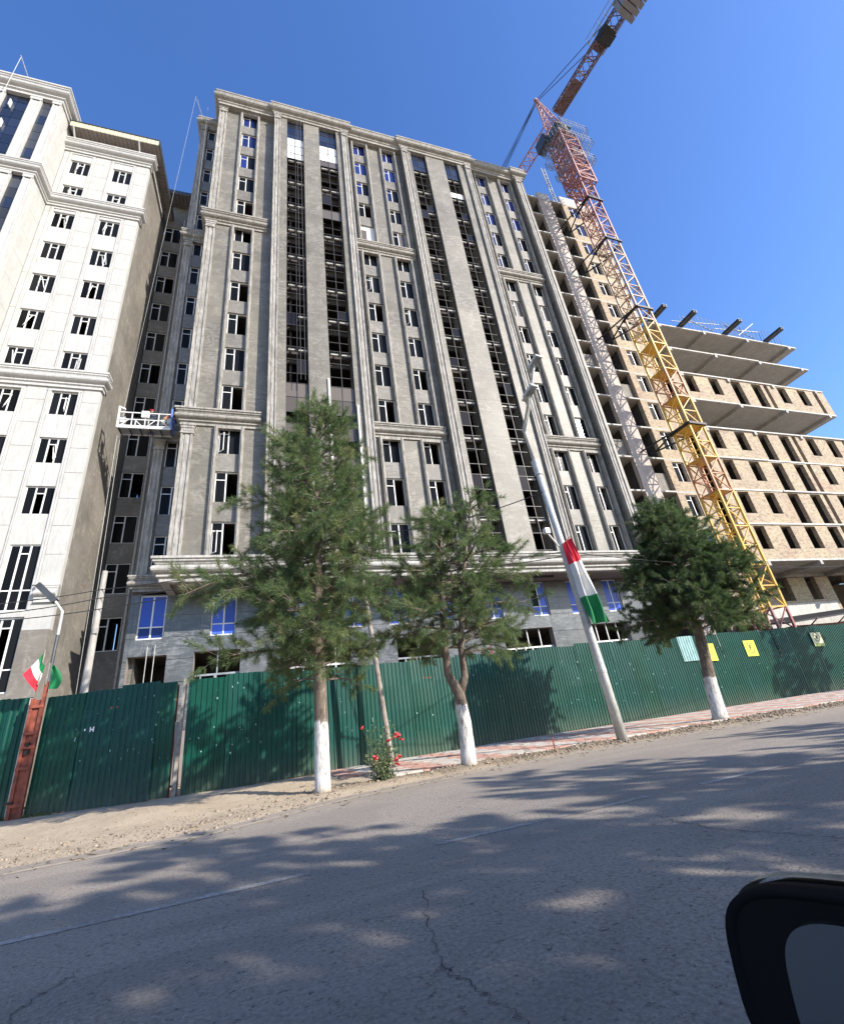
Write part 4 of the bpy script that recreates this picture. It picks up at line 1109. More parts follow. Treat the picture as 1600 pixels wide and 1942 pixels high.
for q in range(150):
    x = random.choice([random.uniform(-6, 5), random.uniform(6, 30)]); z = random.uniform(1.0, 3.2); w = random.uniform(.006, .03); h = random.uniform(.015, .08)*(2.2 if random.random() < .1 else 1)
    ang = math.atan2(fence_y(x+.5)-fence_y(x-.5), 1)
    flatpatch(FE, 'paint_chip', [[(0, 0), (w, .01), (w*.8, h), (-.01, h*.8)]], pale_sheet, (x+6.2, fence_y(x)-19.5-.045, z), ang)
# signs on the hoarding
sign_y = mat_simple('yellow_sign', (.70, .62, .05), .5, var=.06); sign_k = mat_simple('sign_print', (.03, .03, .03), .6); sign_w = mat_simple('pale_yellow_sign', (.56, .56, .34), .5, var=.1); sign_g = mat_simple('green_sign_text', (.25, .32, .08), .5)
def ring(cx, cz, r1, r2, n=20, a0=0, a1=360):
    out = []
    for q in range(n):
        t0, t1 = rad(a0+(a1-a0)*q/n), rad(a0+(a1-a0)*(q+1)/n)
        out.append([(cx+r1*math.cos(t0), cz+r1*math.sin(t0)), (cx+r2*math.cos(t0), cz+r2*math.sin(t0)), (cx+r2*math.cos(t1), cz+r2*math.sin(t1)), (cx+r1*math.cos(t1), cz+r1*math.sin(t1))])
    return out
def sign(x, z, w, h, mat, kind, label):
    r_ = thing('warning_sign', label, 'sign', (x, fence_y(x)-.075, z)); r_.rotation_euler = (0, rad(1.5), 0)
    link('plate', MB().box(-w/2, w/2, 0, .012, -h/2, h/2).mesh('plate', mat), r_)
    P = []
    if kind == 'P':
        P = ring(0, .02, .27, .315)+[rct(-.11, -.17, -.04, .22)]+ring(-.04, .11, .05, .115, 10, -90, 90)
    elif kind == 'cross':
        P = ring(0, .14, .24, .29)+[[(-.20, .28), (-.16, .32), (.20, -.0), (.16, -.04)], [(-.09, .02), (.02, .02), (.06, .16), (-.03, .28)], [(.02, .2), (.14, .14), (.14, .18), (.02, .25)]]
    else: P = ring(0, .14, .24, .27)
    flatpatch(r_, 'symbol', P, sign_k, (0, -.003, 0), 0)
    if kind == 'cross': flatpatch(r_, 'caption_band', [rct(-w/2+.04, -.44, w/2-.04, -.24)], sign_g, (0, -.003, 0), 0)
    return r_
sign(24.55, 2.92, .85, .95, sign_y, 'o', 'yellow sign on the green fence half hidden behind the leaning tree trunk')
sign(27.95, 2.93, .92, .90, sign_y, 'P', 'yellow sign with a circled letter P on the green fence')
sign(34.15, 3.08, .95, .85, sign_w, 'cross', 'pale sign with a crossed-out circle on the fence at far right')

# red steel gate post
GP = thing('gate_post', 'rusty red steel double post with cross plates standing in the fence gap at left', 'post', (-6.62, 19.55, 0))
for dx in (-.17, .12): link('channel', MB().box(dx-.045, dx+.045, -.06, .06, 0, 3.45 if dx < 0 else 3.95).mesh('channel', rust), GP)
for z in (.35, 1.35, 1.95, 2.35, 3.15): link('cross_plate', MB().box(-.22, .17, -.085, -.061, z, z+.09).mesh('cross_plate', rust), GP)
link('hinge', MB().box(-.08, .02, -.10, .0, 1.78, 1.90).box(-.30, -.1, -.10, .0, .45, .52).box(-.06, 0, -.10, .0, 2.0, 2.12).mesh('hinge', black_steel), GP)
link('web_plate', MB().box(-.124, .074, -.0, .02, 0, 3.4).mesh('web_plate', rust), GP)
GW = link('white_post', MB().box(-.04, .04, -.04, .04, 0, 3.5).mesh('white_post', galv)); GW.location = (-6.93, 19.85, 0); tag(GW, 'pale square steel post just left of the red gate post', 'post')

# ================================================================== FLAGS
fl_r = mat_simple('flag_red', (.62, .015, .035), .7, var=.12); fl_w = mat_simple('flag_white', (.62, .61, .58), .7, var=.06); fl_g = mat_simple('flag_green', (.0, .16, .045), .7, var=.12); gold = mat_simple('gold_print', (.55, .38, .05), .5)
def cloth(P, nu, nv_, bands, name='flag_cloth', fold=.05, parent=None, loc=(0, 0, 0)):
    """P: function (u,v)->Vector, bands: list of (v_end, material); both sides real cloth 4 mm thick"""
    obs = []
    v0 = 0
    for v1, mt in bands:
        mb = MB(); m_ = max(2, int(nv_*(v1-v0)))
        for j in range(m_+1):
            for i in range(nu+1):
                u = i/nu; v = v0+(v1-v0)*j/m_; p = P(u, v); mb.v.append(tuple(p))
        for j in range(m_):
            for i in range(nu):
                a = j*(nu+1)+i; mb.f.append((a, a+1, a+nu+2, a+nu+1))
        o = link(name, mb.mesh(name, mt, True), parent, loc); obs.append(o); v0 = v1
    return obs
# main flag hanging along the lamp post
FG = thing('flag', 'large red white and green flag hanging vertically from the lamp post', 'flag', (9.75, 11.9, 3.3))
def Pmain(u, v):
    top_l, top_r = Vector((9.58, 11.88, 6.0)), Vector((9.84, 11.80, 6.15)); bot_l, bot_r = Vector((9.77, 11.86, 3.28)), Vector((10.50, 11.72, 3.36))
    a = top_l.lerp(bot_l, v); b_ = top_r.lerp(bot_r, v); p = a.lerp(b_, u)
    p.y += .11*math.sin(u*11+v*4)*(.25+v)+.03*math.sin(v*11+u*4)+.02*math.sin(u*23); p.z += .03*math.sin(u*6)*v
    return p-Vector((9.75, 11.9, 3.3))
cloth(Pmain, 26, 50, [(.27, fl_r), (.68, fl_w), (1, fl_g)], 'flag_stripe', parent=FG)
link('emblem', MB().tube([(0, 0, 0), (.09, .01, .05), (.2, .0, .06), (.31, .01, .05), (.38, 0, .0)], .008, 5).mesh('emblem', gold), FG, (.02, -.17, 1.55))
link('flag_rod', MB().bar((-.22, -.02, 2.66), (.12, -.12, 2.92), .035).mesh('flag_rod', rust), FG)
# small flag at the gate post
def flag_small(name, label, org, rodtop, P, bands, mats, stars=False):
    r_ = thing(name, label, 'flag', org)
    link('rod', MB().bar((0, 0, 0), rodtop, .03).mesh('rod', wood_grey), r_)
    cloth(P, 14, 24, bands, 'flag_stripe', parent=r_); return r_
def P2(u, v):  # v across stripes green->red, u along
    a = Vector((-.02, 0, 1.05)).lerp(Vector((-.45, -.1, .36)), v*1.0); 
    b_ = Vector((.06, .0, .62)).lerp(Vector((-.02, .02, -.25)), v)
    p = a.lerp(b_, u); p.z -= .10*math.sin(u*3.1); p.y += .06*math.sin(u*7+v*3); p.x += .08*math.sin(u*3.1)*v
    return p
f2 = flag_small('flag', 'small tricolour flag waving left from the top of the red gate post', (-6.68, 19.35, 3.85), (.0, 0, 1.15), P2, [(.3, fl_g), (.66, fl_w), (1, fl_r)], None)
link('emblem', MB().box(-.02, .02, -.01, 0, 0, .02).box(.03, .07, -.01, 0, .07, .10).box(.02, .06, -.01, 0, -.1, -.07).mesh('emblem', gold), f2, (-.12, -.05, .42))
def P3(u, v):
    p = Vector((.05, 0, .62)).lerp(Vector((.12, .02, -.15)), v); p.x += u*(.10+.22*math.sin(v*2.6)); p.y += .05*math.sin(u*5+v*4); return p
f3 = flag_small('flag', 'folded green flag hanging on the right of the red gate post', (-6.5, 19.45, 3.85), (.0, 0, .7), P3, [(1, fl_g)], None)
def P4(u, v):
    p = Vector((0, 0, .75)).lerp(Vector((.12, 0, .0)), v); p.x += u*.13*(v+.2); p.y += .03*math.sin(u*5+v*6); return p
f4 = flag_small('flag', 'small red pennant sticking up behind the green fence left of the lamp post', (10.55, 20.2, 3.45), (.0, 0, .8), P4, [(.8, fl_r), (1, fl_w)], None)

# ================================================================== LAMP POSTS, POLES, WIRES
LP_ = thing('lamp_post', 'pale tapered street lamp post with twin heads and the big flag', 'street lamp', (10.0, 12.1, 0))
link('post', MB().tube([(0, 0, 0), (-.08, 0, 2.0), (-.30, 0, 6.0), (-.50, 0, 9.0)], [.15, .135, .12, .105], 14).mesh('post', galv, True), LP_)
link('collar', MB().tube([(-.485, 0, 8.75), (-.515, 0, 9.35)], .14, 14).tube([(-.08, 0, 1.9), (-.085, 0, 2.0)], .15, 12).tube([(-.24, 0, 4.9), (-.245, 0, 5.0)], .14, 12).mesh('collar', galv), LP_)
arm1 = [(-.52, 0, 9.3), (-.66, 0, 10.72), (-.85, -.75, 11.05), (-1.02, -1.3, 11.35)]
arm2 = [(-.52, 0.05, 9.3), (-.60, .02, 10.6), (-.75, -1.0, 11.5), (-.89, -1.8, 12.27)]
link('arm', MB().tube(arm1, .055, 8).mesh('arm', galv, True), LP_); link('arm', MB().tube(arm2, .055, 8).mesh('arm', galv, True), LP_)
for p, rz in ((arm1[-1], 0), (arm2[-1], 0)):
    hd = link('lamp_head', MB().box(-.14, .14, -.33, .22, -.05, .06).box(-.09, .09, .22, .36, -.035, .04).mesh('lamp_head', galv), LP_, p, (rad(-18), 0, rad(8)))
    link('lens', MB().box(-.11, .11, -.29, .12, -.062, -.051).mesh('lens', grey_paint), hd)
link('small_bulb', MB().tube([(-.45, 0, 6.0), (-1.0, -.3, 6.35)], .03, 6).box(-1.12, -.95, -.42, -.26, 6.30, 6.48).mesh('small_bulb', pvc), LP_)
LQ = thing('street_lamp', 'thin street lamp with an angled head behind the fence beside the red gate post', 'street lamp', (-6.75, 20.35, 0))
link('post', MB().tube([(0, 0, 0), (0, 0, 5.7)], .055, 8).mesh('post', dark_steel), LQ)
link('arm', MB().tube([(0, 0, 5.7), (0, -.02, 6.55), (-.28, -.1, 6.95)], .05, 8).mesh('arm', galv), LQ)
link('lamp_head', MB().box(-.10, .10, -.14, .14, 0, .92).mesh('lamp_head', dark_steel), LQ, (-.26, -.1, 6.92), (0, rad(-44), 0))
WP = link('utility_pole', MB().tube([(0, 0, 0), (.0, 0, 4.5), (.0, 0, 8.35)], [.15, .13, .10], 12).box(-.02, .16, -.16, -.12, 5.8, 6.0).mesh('utility_pole', concrete)); WP.location = (-5.80, 21.0, 0); tag(WP, 'grey concrete utility pole behind the fence between the two towers', 'pole')
WP2 = link('wooden_pole', MB().tube([(0, 0, 0), (-.28, 0, 3.2), (-.55, 0, 6.2), (-.8, 0, 9.0)], [.10, .09, .08, .07], 10).mesh('wooden_pole', wood_grey)); WP2.location = (4.5, 17.0, 0); tag(WP2, 'thin weathered wooden pole leaning behind the rose bush and the tallest pine', 'pole')
def cable(pts, label, r_=.018, sag=.25, n=14):
    mb = MB()
    for a, b_ in zip(pts, pts[1:]):
        a, b_ = Vector(a), Vector(b_); P = []
        for q in range(n+1):
            t_ = q/n; p = a.lerp(b_, t_); p.z -= sag*4*t_*(1-t_); P.append(p)
        mb.tube(P, r_, 5)
    o = link('overhead_cable', mb.mesh('overhead_cable', cab_black)); tag(o, label, 'cable', 'overhead cables strung along the street'); return o
cable([(-14, 20.3, 7.0), (-5.8, 20.9, 7.55), (3.72, 17, 8.4), (9.4, 12.0, 8.0)], 'topmost of the three cables crossing the front of the white tower', sag=.35)
cable([(-14, 20.3, 6.7), (-5.8, 20.9, 7.2), (3.75, 17, 8.1)], 'middle one of the three cables crossing the front of the white tower', sag=.4)
cable([(-14, 20.3, 6.5), (-5.8, 20.9, 6.75), (3.8, 17, 7.9)], 'lowest of the three cables crossing the front of the white tower', sag=.3)
cable([(3.8, 17, 7.6), (9.72, 12.1, 5.8), (30, 14, 5.9)], 'thin cable running from the wooden pole past the flag to the right', .014, .35)
cable([(4, 17.2, 7.2), (9.70, 12.1, 5.65), (22, 26, 7.4)], 'thin cable running from the flag towards the shop fronts of the grey tower', .014, .3)

# ================================================================== PINES
def pine(name, label, base, trunks, crown, seed, nb, mat, nlen=.185, nwid=.0088, dens=1.0, tw_per=11, extra=(), cat='tree'):
    rg = np.random.default_rng(seed); r_ = thing(name, label, cat, base, 0)
    bz = Vector(base); tmb = MB()
    for pts, rr in trunks: tmb.tube(pts, rr, 12)
    tr = link('trunk', tmb.mesh('trunk', bark, True), r_)
    lim = MB(); TP = []; TD_ = []; TINT = []
    z0, z1, Rf = crown
    def axis(z, which):
        pts = trunks[which][0]
        for a, b_ in zip(pts, pts[1:]):
            if a[2] <= z <= b_[2]: return Vector(a).lerp(Vector(b_), (z-a[2])/(b_[2]-a[2]))
        return Vector(pts[-1])
    br_ = []
    for i in range(nb):
        t_ = (i+rg.random())/nb; z = z0+(z1-z0)*t_**.95; azm = i*2.4+rg.normal(0, .35); Lb = Rf(z, azm)*rg.uniform(.62, 1.05)
        if Lb < .2: continue
        br_.append((z, azm, Lb, rg.integers(0, len(trunks)) if len(trunks) > 1 else 0, 0))
    for e_ in extra: br_.append((*e_, 0, 1))
    for (z, azm, Lb, wh, ex) in br_:
        s0_ = axis(z-.12*Lb, wh if z < trunks[wh][0][-1][2] else 0); d = Vector((math.cos(azm), math.sin(azm), 0))
        rise = rg.uniform(.05, .35)*Lb*(1.0 if z > (z0+z1)/2 else .55); droop = rg.uniform(.0, .25)*Lb
        n = 7; P = []; side = Vector((-d.y, d.x, 0)); wob = rg.normal(0, .07*Lb)
        for q in range(n+1):
            t_ = q/n; P.append(s0_+d*Lb*t_+Vector((0, 0, rise*t_-droop*t_*t_+.06*Lb*math.sin(t_*3)))+side*wob*math.sin(t_*3.1))
        r0_ = .016+.013*Lb
        lim.tube(P, [r0_*(1-.8*q/n) for q in range(n+1)], 5, False)
        nt_ = max(3, int(tw_per*Lb/1.6*dens))
        for j in range(nt_):
            t_ = .22+.78*(j+rg.random())/nt_; q = min(n-1, int(t_*n)); bp_ = P[q].lerp(P[q+1], t_*n-q)
            ddir = (P[q+1]-P[q]).normalized(); sgn = 1 if j % 2 else -1
            tdv = (ddir*rg.uniform(.3, 1.0)+side*sgn*rg.uniform(.2, 1.0)*(1.15-t_*.5)+Vector((0, 0, rg.uniform(-.55, 1.05)))).normalized()
            tl = rg.uniform(.28, .62)*(.55+.35*min(Lb, 2.2)); 
            tp = bp_+tdv*tl
            lim.bar(bp_, tp, .012)
            nk = max(2, int(tl/.12)); tint = rg.uniform(.1, .78)+(.22 if rg.random() < .15 else 0)
            for k_ in range(nk):
                f_ = .35+.65*(k_+1)/nk
                TP.append(bp_.lerp(tp, f_)); TD_.append((tdv+Vector(rg.normal(0, .22, 3))).normalized()); TINT.append(tint)
        for q in range(5, n+1): TP.append(P[q]); TD_.append((P[q]-P[q-1]).normalized()); TINT.append(.5)
    link('branches', lim.mesh('branches', bark), r_)
    TPa = np.array([tuple(p) for p in TP]); TDa = np.array([tuple(p) for p in TD_]); Ti = np.array(TINT)
    per = 34; nT = len(TPa)
    D_ = np.repeat(TDa, per, 0); Pp = np.repeat(TPa, per, 0); ti = np.repeat(Ti, per)+rg.normal(0, .12, nT*per)
    rnd = rg.normal(0, 1, D_.shape); rnd -= (rnd*D_).sum(1, keepdims=True)*D_; rnd /= np.linalg.norm(rnd, axis=1, keepdims=True)
    sp = rg.uniform(.15, 2.0, (len(D_), 1)); nd = D_+rnd*sp; nd /= np.linalg.norm(nd, axis=1, keepdims=True)
    ln = rg.uniform(.65, 1.15, (len(D_), 1))*nlen
    wv = np.cross(nd, rg.normal(0, 1, nd.shape)); wv /= np.linalg.norm(wv, axis=1, keepdims=True)
    st = Pp+D_*rg.uniform(-.04, .04, (len(D_), 1)); tip = st+nd*ln; tip[:, 2] -= .015
    md = st+nd*ln*.45
    vv = np.stack([st, md+wv*nwid*.5, tip, md-wv*nwid*.5], 1).reshape(-1, 3)
    ff = np.arange(len(vv)).reshape(-1, 4)
    me = np_mesh('needles', vv, ff, mat, {'tint': ('FACE', np.clip(ti, 0, 1))})
    cro = link('crown', me, r_); return r_, nT*per
def clampf(x, a, b_): return max(a, min(b_, x))
def R1(z, a):
    ca = math.cos(a)
    base_ = float(np.interp(z, [2.3, 3.4, 4.6, 5.6, 6.8, 8.0, 9.0, 9.8, 10.6], [1.3, 1.95, 2.15, 2.2, 2.0, 1.7, 1.35, 1.0, .45]))
    if ca < 0: base_ *= 1+.30*max(0, 1-abs(z-4.4)/2.0)*(-ca)
    return base_*(.84+.16*math.sin(z*3.1+a*2))
PA, na = pine('pine_tree', 'tallest pine with whitewashed trunk, standing left of the rose bush', (1.52, 11.9, 0.02),
    [([(0, 0, 0), (.02, 0, .12), (.02, 0, 1.5), (.0, 0, 3.2), (.03, 0, 5.5), (.08, 0, 8), (.12, 0, 10.6)], [.215, .175, .16, .135, .105, .06, .02])],
    (2.45, 10.75, R1), 11, 135, needles, dens=1.45, extra=((5.2, math.pi+.15, 3.1), (5.0, math.pi-.35, 2.7), (6.8, math.pi+.1, 2.0), (3.3, math.pi+.25, 2.4), (6.6, .2, 2.0), (5.6, -.25, 1.9), (6.0, -1.6, 2.0), (4.5, -1.3, 2.1), (7.5, -1.8, 1.6), (3.6, -1.7, 1.8)))
def R2(z, a):
    ca = math.cos(a); t_ = (z-2.7)/5.2
    return (1.75*(1-max(0, t_-.45)*1.15)+.1)*(1.15 if ca > 0 and z < 4.6 else 1)*(.8+.2*math.sin(z*2.7+a))
PB, nb_ = pine('pine_tree', 'forked pine with whitewashed lower trunk, in the middle between rose bush and lamp post', (5.22, 12.15, 0.02),
    [([(0, 0, 0), (-.02, 0, .12), (.02, 0, 1.0), (-.02, 0, 1.75), (-.26, 0, 2.25), (-.24, 0, 3.1), (-.05, .05, 4.6), (.25, .1, 6.9)], [.23, .20, .175, .15, .11, .10, .08, .02]),
     ([(-.02, 0, 1.65), (.22, 0, 2.15), (.24, 0, 2.9), (.55, -.05, 4.6), (1.35, -.1, 7.6)], [.12, .10, .09, .07, .02])],
    (2.85, 7.6, R2), 23, 88, needles, dens=1.25, extra=((3.6, .15, 2.6), (4.1, -.3, 2.5), (3.5, 3.0, 1.9), (5.3, 3.1, 1.7)))
def R3(z, a):
    t_ = (z-3.2)/5.2; ca = math.cos(a)
    r_ = 2.7*math.sqrt(max(0.02, 1-(t_*1.0-.22)**2/.72))
    if z > 6.0: r_ *= .78+.30*math.sin(a*2+.6)
    return r_*(.78+.22*math.sin(z*2.2+a*3))*(1+.02*ca)
PC, nc_ = pine('pine_tree', 'dense dark pine with a leaning whitewashed trunk, right of the lamp post', (15.3, 13.3, 0.02),
    [([(0, 0, 0), (.02, 0, .15), (.12, 0, 1.1), (.38, 0, 2.4), (.52, 0, 3.6), (.7, 0, 5.4), (.55, 0, 8.2)], [.33, .25, .215, .19, .16, .10, .03])],
    (3.25, 8.1, R3), 31, 150, needles_dk, nlen=.185, nwid=.0125, dens=1.35)
print('needles', na, nb_, nc_)
# more street pines of the same row and of the camera's side of the street (out of frame, their shade falls on the road and the fence)
def Rg(z, a): return 2.6*(1-abs((z-6.5)/5.0)**1.8)*(.85+.15*math.sin(z*2+a*2))+.2
def far_pine(x, y, s_, seed, lab, zr=(3.2, 10.5)):
    pine('pine_tree', lab, (x, y, 0), [([(0, 0, 0), (.1, 0, 3), (.1, .1, 6), (.2, 0, zr[1])], [.26, .2, .14, .03])], (zr[0], zr[1], lambda z, a: s_*Rg(z, a)), seed, 54, needles_dk, nlen=.26, nwid=.027, dens=.78, tw_per=9)
far_pine(37.6, 13.5, 1.0, 41, 'street pine beyond the right edge of the picture on the far side of the road')
for i_, (x, y, s_) in enumerate(((3.2, -4.6, 1.1), (9.5, -5.0, 1.1), (15.0, -4.6, 1.15), (21.5, -4.6, 1.1), (28, -4.4, 1.1), (7.0, -6.4, 1.2))):
    far_pine(x, y, s_, 50+i_, ['street pine behind the camera, nearest to the car', 'street pine behind the camera, second along the near verge', 'street pine behind the camera, third along the near verge', 'street pine behind the camera, fourth along the near verge', 'street pine behind the camera, last along the near verge', 'street pine standing back from the near verge'][i_], (3.0, 9.2))

# ================================================================== ROSE BUSH
RB = thing('rose_bush', 'small rose bush with red blooms at the road edge beside the tallest pine', 'bush', (2.95, 12.0, .03))
rg = np.random.default_rng(5); st = MB(); lv, lf, lt = [], [], []; tips = []
for i in range(26):
    azm = rg.uniform(0, 6.28); lean = rg.uniform(.1, .75); hgt = rg.uniform(.35, 1.05) if i > 3 else 1.18
    P = [Vector((0, 0, 0))]; p = Vector((rg.normal(0, .1), rg.normal(0, .1), 0)); P = [p.copy()]
    for q in range(6):
        p = p+Vector((math.cos(azm)*lean*hgt/6, math.sin(azm)*lean*.6*hgt/6, hgt/6))+Vector(rg.normal(0, .02, 3)); P.append(p.copy())
    st.tube(P, [.010*(1-.1*q) for q in range(7)], 5, False); tips.append(P[-1])
    for q in range(1, 7):
        for s_ in range(7):
            c = P[q]+Vector(rg.normal(0, .06, 3)); n_ = rg.normal(0, 1, 3); n_[2] = abs(n_[2])+.3; n_ /= np.linalg.norm(n_); a_ = np.cross(n_, rg.normal(0, 1, 3)); a_ /= np.linalg.norm(a_); b2 = np.cross(n_, a_); sz = rg.uniform(.022, .045)
            k = len(lv); cc = np.array(c)
            lv += [cc-a_*sz, cc+b2*sz*.6, cc+a_*sz*1.2, cc-b2*sz*.6]; lf.append((k, k+1, k+2, k+3)); lt.append(rg.random())
link('stems', st.mesh('stems', mat_simple('green_stem', (.06, .09, .03), .7)), RB)
link('leaves', np_mesh('leaves', np.array(lv), np.array(lf), leaf_m, {'tint': ('FACE', np.array(lt))}), RB)
fm = MB()
for q in range(26):
    th = q*2.4; rr = .012+.042*(q/26); c_ = Vector((math.cos(th)*rr, math.sin(th)*rr, .035-.02*(q/26))); t1_ = Vector((-math.sin(th), math.cos(th), 0))*.026; up = Vector((math.cos(th)*.018, math.sin(th)*.018, .030))
    fm.quad(c_-t1_, c_+t1_, c_+t1_*.8+up, c_-t1_*.8+up)
fme = fm.mesh('rose_bloom', rose_m)
for dx, dy, dz in ((-.42, -.02, 1.18), (.33, 0, .86), (.38, .02, .93), (.44, 0, .88), (.50, .02, .80), (-.20, -.12, .52), (-.16, -.12, .46), (.38, -.1, .46), (.33, -.1, .40), (.16, -.1, .82), (.30, -.12, .30)):
    o = link('rose_bloom', fme, RB, (dx*1.02, dy, dz), (random.uniform(-.6, .6), random.uniform(-.6, .6), random.uniform(0, 6))); s_ = random.uniform(.85, 1.25); o.scale = (s_, s_, s_)
for (dx, dz) in ((.40, .85), (.36, .42), (-.42, 1.15), (-.2, .5)): st2 = MB().tube([(0, 0, 0), (dx*.4, 0, dz*.5), (dx, 0, dz)], .008, 5); link('stems', st2.mesh('stems', leaf_m), RB)
# a stake and weeds
sk = link('stake', MB().tube([(0, 0, 0), (.01, 0, .34)], .018, 6).mesh('stake', rust)); sk.location = (7.75, 12.15, .05); tag(sk, 'short rusty rod stuck in the verge between the forked pine and the lamp post', 'stake')
wv_, wf_, wt_ = [], [], []
for i in range(900):
    if i < 260: x, y, h = rg.uniform(-7.2, -5.6), 0, rg.uniform(.03, .16); y = fence_y(x)-abs(rg.normal(0, .1))-.05
    elif i < 600: x = rg.uniform(3.5, 20); y = 12.1+rg.normal(0, .2); h = rg.uniform(.015, .06)
    else: x = rg.uniform(-2, 20); y = fence_y(x)-abs(rg.normal(0, .06))-.05; h = rg.uniform(.02, .08)
    z = float(hfun(np.array([x]), np.array([y]))[0]); k = len(wv_); a_ = rg.uniform(0, 6.28); dx, dy = math.cos(a_)*.012, math.sin(a_)*.012
    wv_ += [(x-dx, y-dy, z), (x+dx, y+dy, z), (x+rg.normal(0, .04), y+rg.normal(0, .04), z+h)]; wf_.append((k, k+1, k+2)); wt_.append(rg.random())
tag(link('weeds', np_mesh('weeds', np.array(wv_), np.array(wf_), weed_m, {'tint': ('FACE', np.array(wt_))})), 'sparse low weeds along the foot of the fence and in the verge', 'weeds', kind='stuff')

lv_, lf_, lt_ = [], [], []
for i in range(700):
    x = rg.uniform(-6, 24); y = road_edge(x)+rg.normal(-.25, .45); z = max(0.006, float(hfun(np.array([x]), np.array([y]))[0])+.004); a_ = rg.uniform(0, 6.28); l_ = rg.uniform(.02, .07); w_ = l_*rg.uniform(.1, .5); k = len(lv_)
    d_ = np.array([math.cos(a_)*l_, math.sin(a_)*l_, rg.uniform(0, .012)]); e_ = np.array([-math.sin(a_)*w_, math.cos(a_)*w_, rg.uniform(0, .01)]); c_ = np.array([x, y, z+.003])
    lv_ += [c_-d_, c_+e_, c_+d_, c_-e_]; lf_.append((k, k+1, k+2, k+3)); lt_.append(rg.random())
dry = mat_needles('dry_leaf', (.10, .07, .04), (.22, .16, .09), (.36, .30, .18))
tag(link('fallen_leaves', np_mesh('fallen_leaves', np.array(lv_), np.array(lf_), dry, {'tint': ('FACE', np.array(lt_))})), 'dry fallen leaves and needles blown along the road edge', 'leaves', kind='stuff')

# ================================================================== SITE SHED behind the fence on the right
SH = thing('site_shed', 'low dark red site shed with a dark sheet roof behind the fence at right', 'shed', (42, 23, 0))
link('wall', MB().box(-6.5, 12, -.6, 3, 0, 4.3).mesh('wall', rust), SH)
link('roof', MB().quad((-8.2, -1.3, 4.45), (13, -1.6, 5.6), (13, 3.4, 6.3), (-8.2, 3.4, 5.2)).quad((-8.2, -1.3, 4.35), (13, -1.6, 5.5), (13, -1.6, 5.6), (-8.2, -1.3, 4.45)).quad((-8.2, -1.3, 4.35), (-8.2, 3.4, 5.1), (13, 3.4, 6.2), (13, -1.6, 5.5)).mesh('roof', black_steel), SH)
for q in range(6): link('roof_strut', MB().bar((-5+q*3, -.75, 4.2), (-5+q*3, -1.4, 4.6), .06).mesh('roof_strut', cr_red), SH)

# ================================================================== GONDOLA with two workers
Gd = thing('suspended_platform', 'white suspended work platform hanging in front of the shaded wall between the towers', 'gondola', Fp(-7.5, 26.6, 19.25), AF); Gd.rotation_euler = (0, rad(-1.2), AF)
gw, gd_ = 1.42, .36
mb = MB().box(-gw, gw, -gd_, gd_, 0, .05)
link('floor', mb.mesh('floor', grey_paint), Gd)
for q in range(6): link('floor_rib', MB().box(-gw+.05+q*.55, -gw+.10+q*.55, -gd_, gd_, -.06, -.001).mesh('floor_rib', dark_steel), Gd)
mb = MB()
for y in (-gd_, gd_):
    mb.bar((-gw, y, .03), (gw, y, .03), .10).bar((-gw, y, .17), (gw, y, .17), .05).bar((-gw, y, .62), (gw, y, .62), .05).bar((-gw, y, 1.12), (gw, y, 1.12), .055)
    for q in range(5): mb.bar((-gw+q*gw/2, y, 0), (-gw+q*gw/2, y, 1.12), .05)
    for q in range(4):
        xa = -gw+q*gw/2; mb.bar((xa+(.15 if q % 2 == 0 else .55), y, .17), (xa+(.55 if q % 2 == 0 else .15), y, .62), .04)
link('railing', mb.mesh('railing', pvc), Gd)
for sg in (-1, 1):
    mb = MB().bar((sg*gw, -gd_, 0), (sg*gw, -gd_, 1.55), .09).bar((sg*gw, gd_, 0), (sg*gw, gd_, 1.3), .08).bar((sg*gw, -gd_, 1.5), (sg*(gw-.18), 0, 1.62), .08).bar((sg*gw, gd_, 1.3), (sg*(gw-.18), 0, 1.62), .07)
    link('hoist_frame', mb.mesh('hoist_frame', pvc if sg < 0 else mat_simple('blue_hoist_paint', (.12, .2, .5), .5)), Gd)
    link('hoist_motor', MB().box(sg*(gw-.15)-.13, sg*(gw-.15)+.13, -.14, .14, .55, 1.0).tube([(sg*(gw-.15), 0, .3), (sg*(gw-.15), 0, .55)], .1, 10).mesh('hoist_motor', galv), Gd)
cb = link('control_box', MB().box(-.20, .20, -.05, .10, -.22, .22).mesh('control_box', reflection_box_white), Gd, (0, -gd_-.08, .98))
def rope(a, b_, lab, r_=.008):
    o = link('suspension_rope', MB().tube([Fp(*a), Fp(*b_)], r_, 5).mesh('suspension_rope', galv)); tag(o, lab, 'rope', 'suspension ropes of the work platform')
rope((-8.85, 26.6, 20.85), (-7.72, 26.5, 58.2), 'steel rope rising from the left end of the work platform to the roof')
rope((-6.15, 26.6, 20.8), (-6.6, 26.6, 57.0), 'steel rope rising from the right end of the work platform')
rope((-8.95, 26.6, 19.2), (-8.55, 26.6, 0.3), 'rope hanging from the left end of the work platform to the ground')
rope((-8.85, 26.8, 19.2), (-8.35, 26.8, 0.3), 'second rope hanging just right of the left one below the platform')

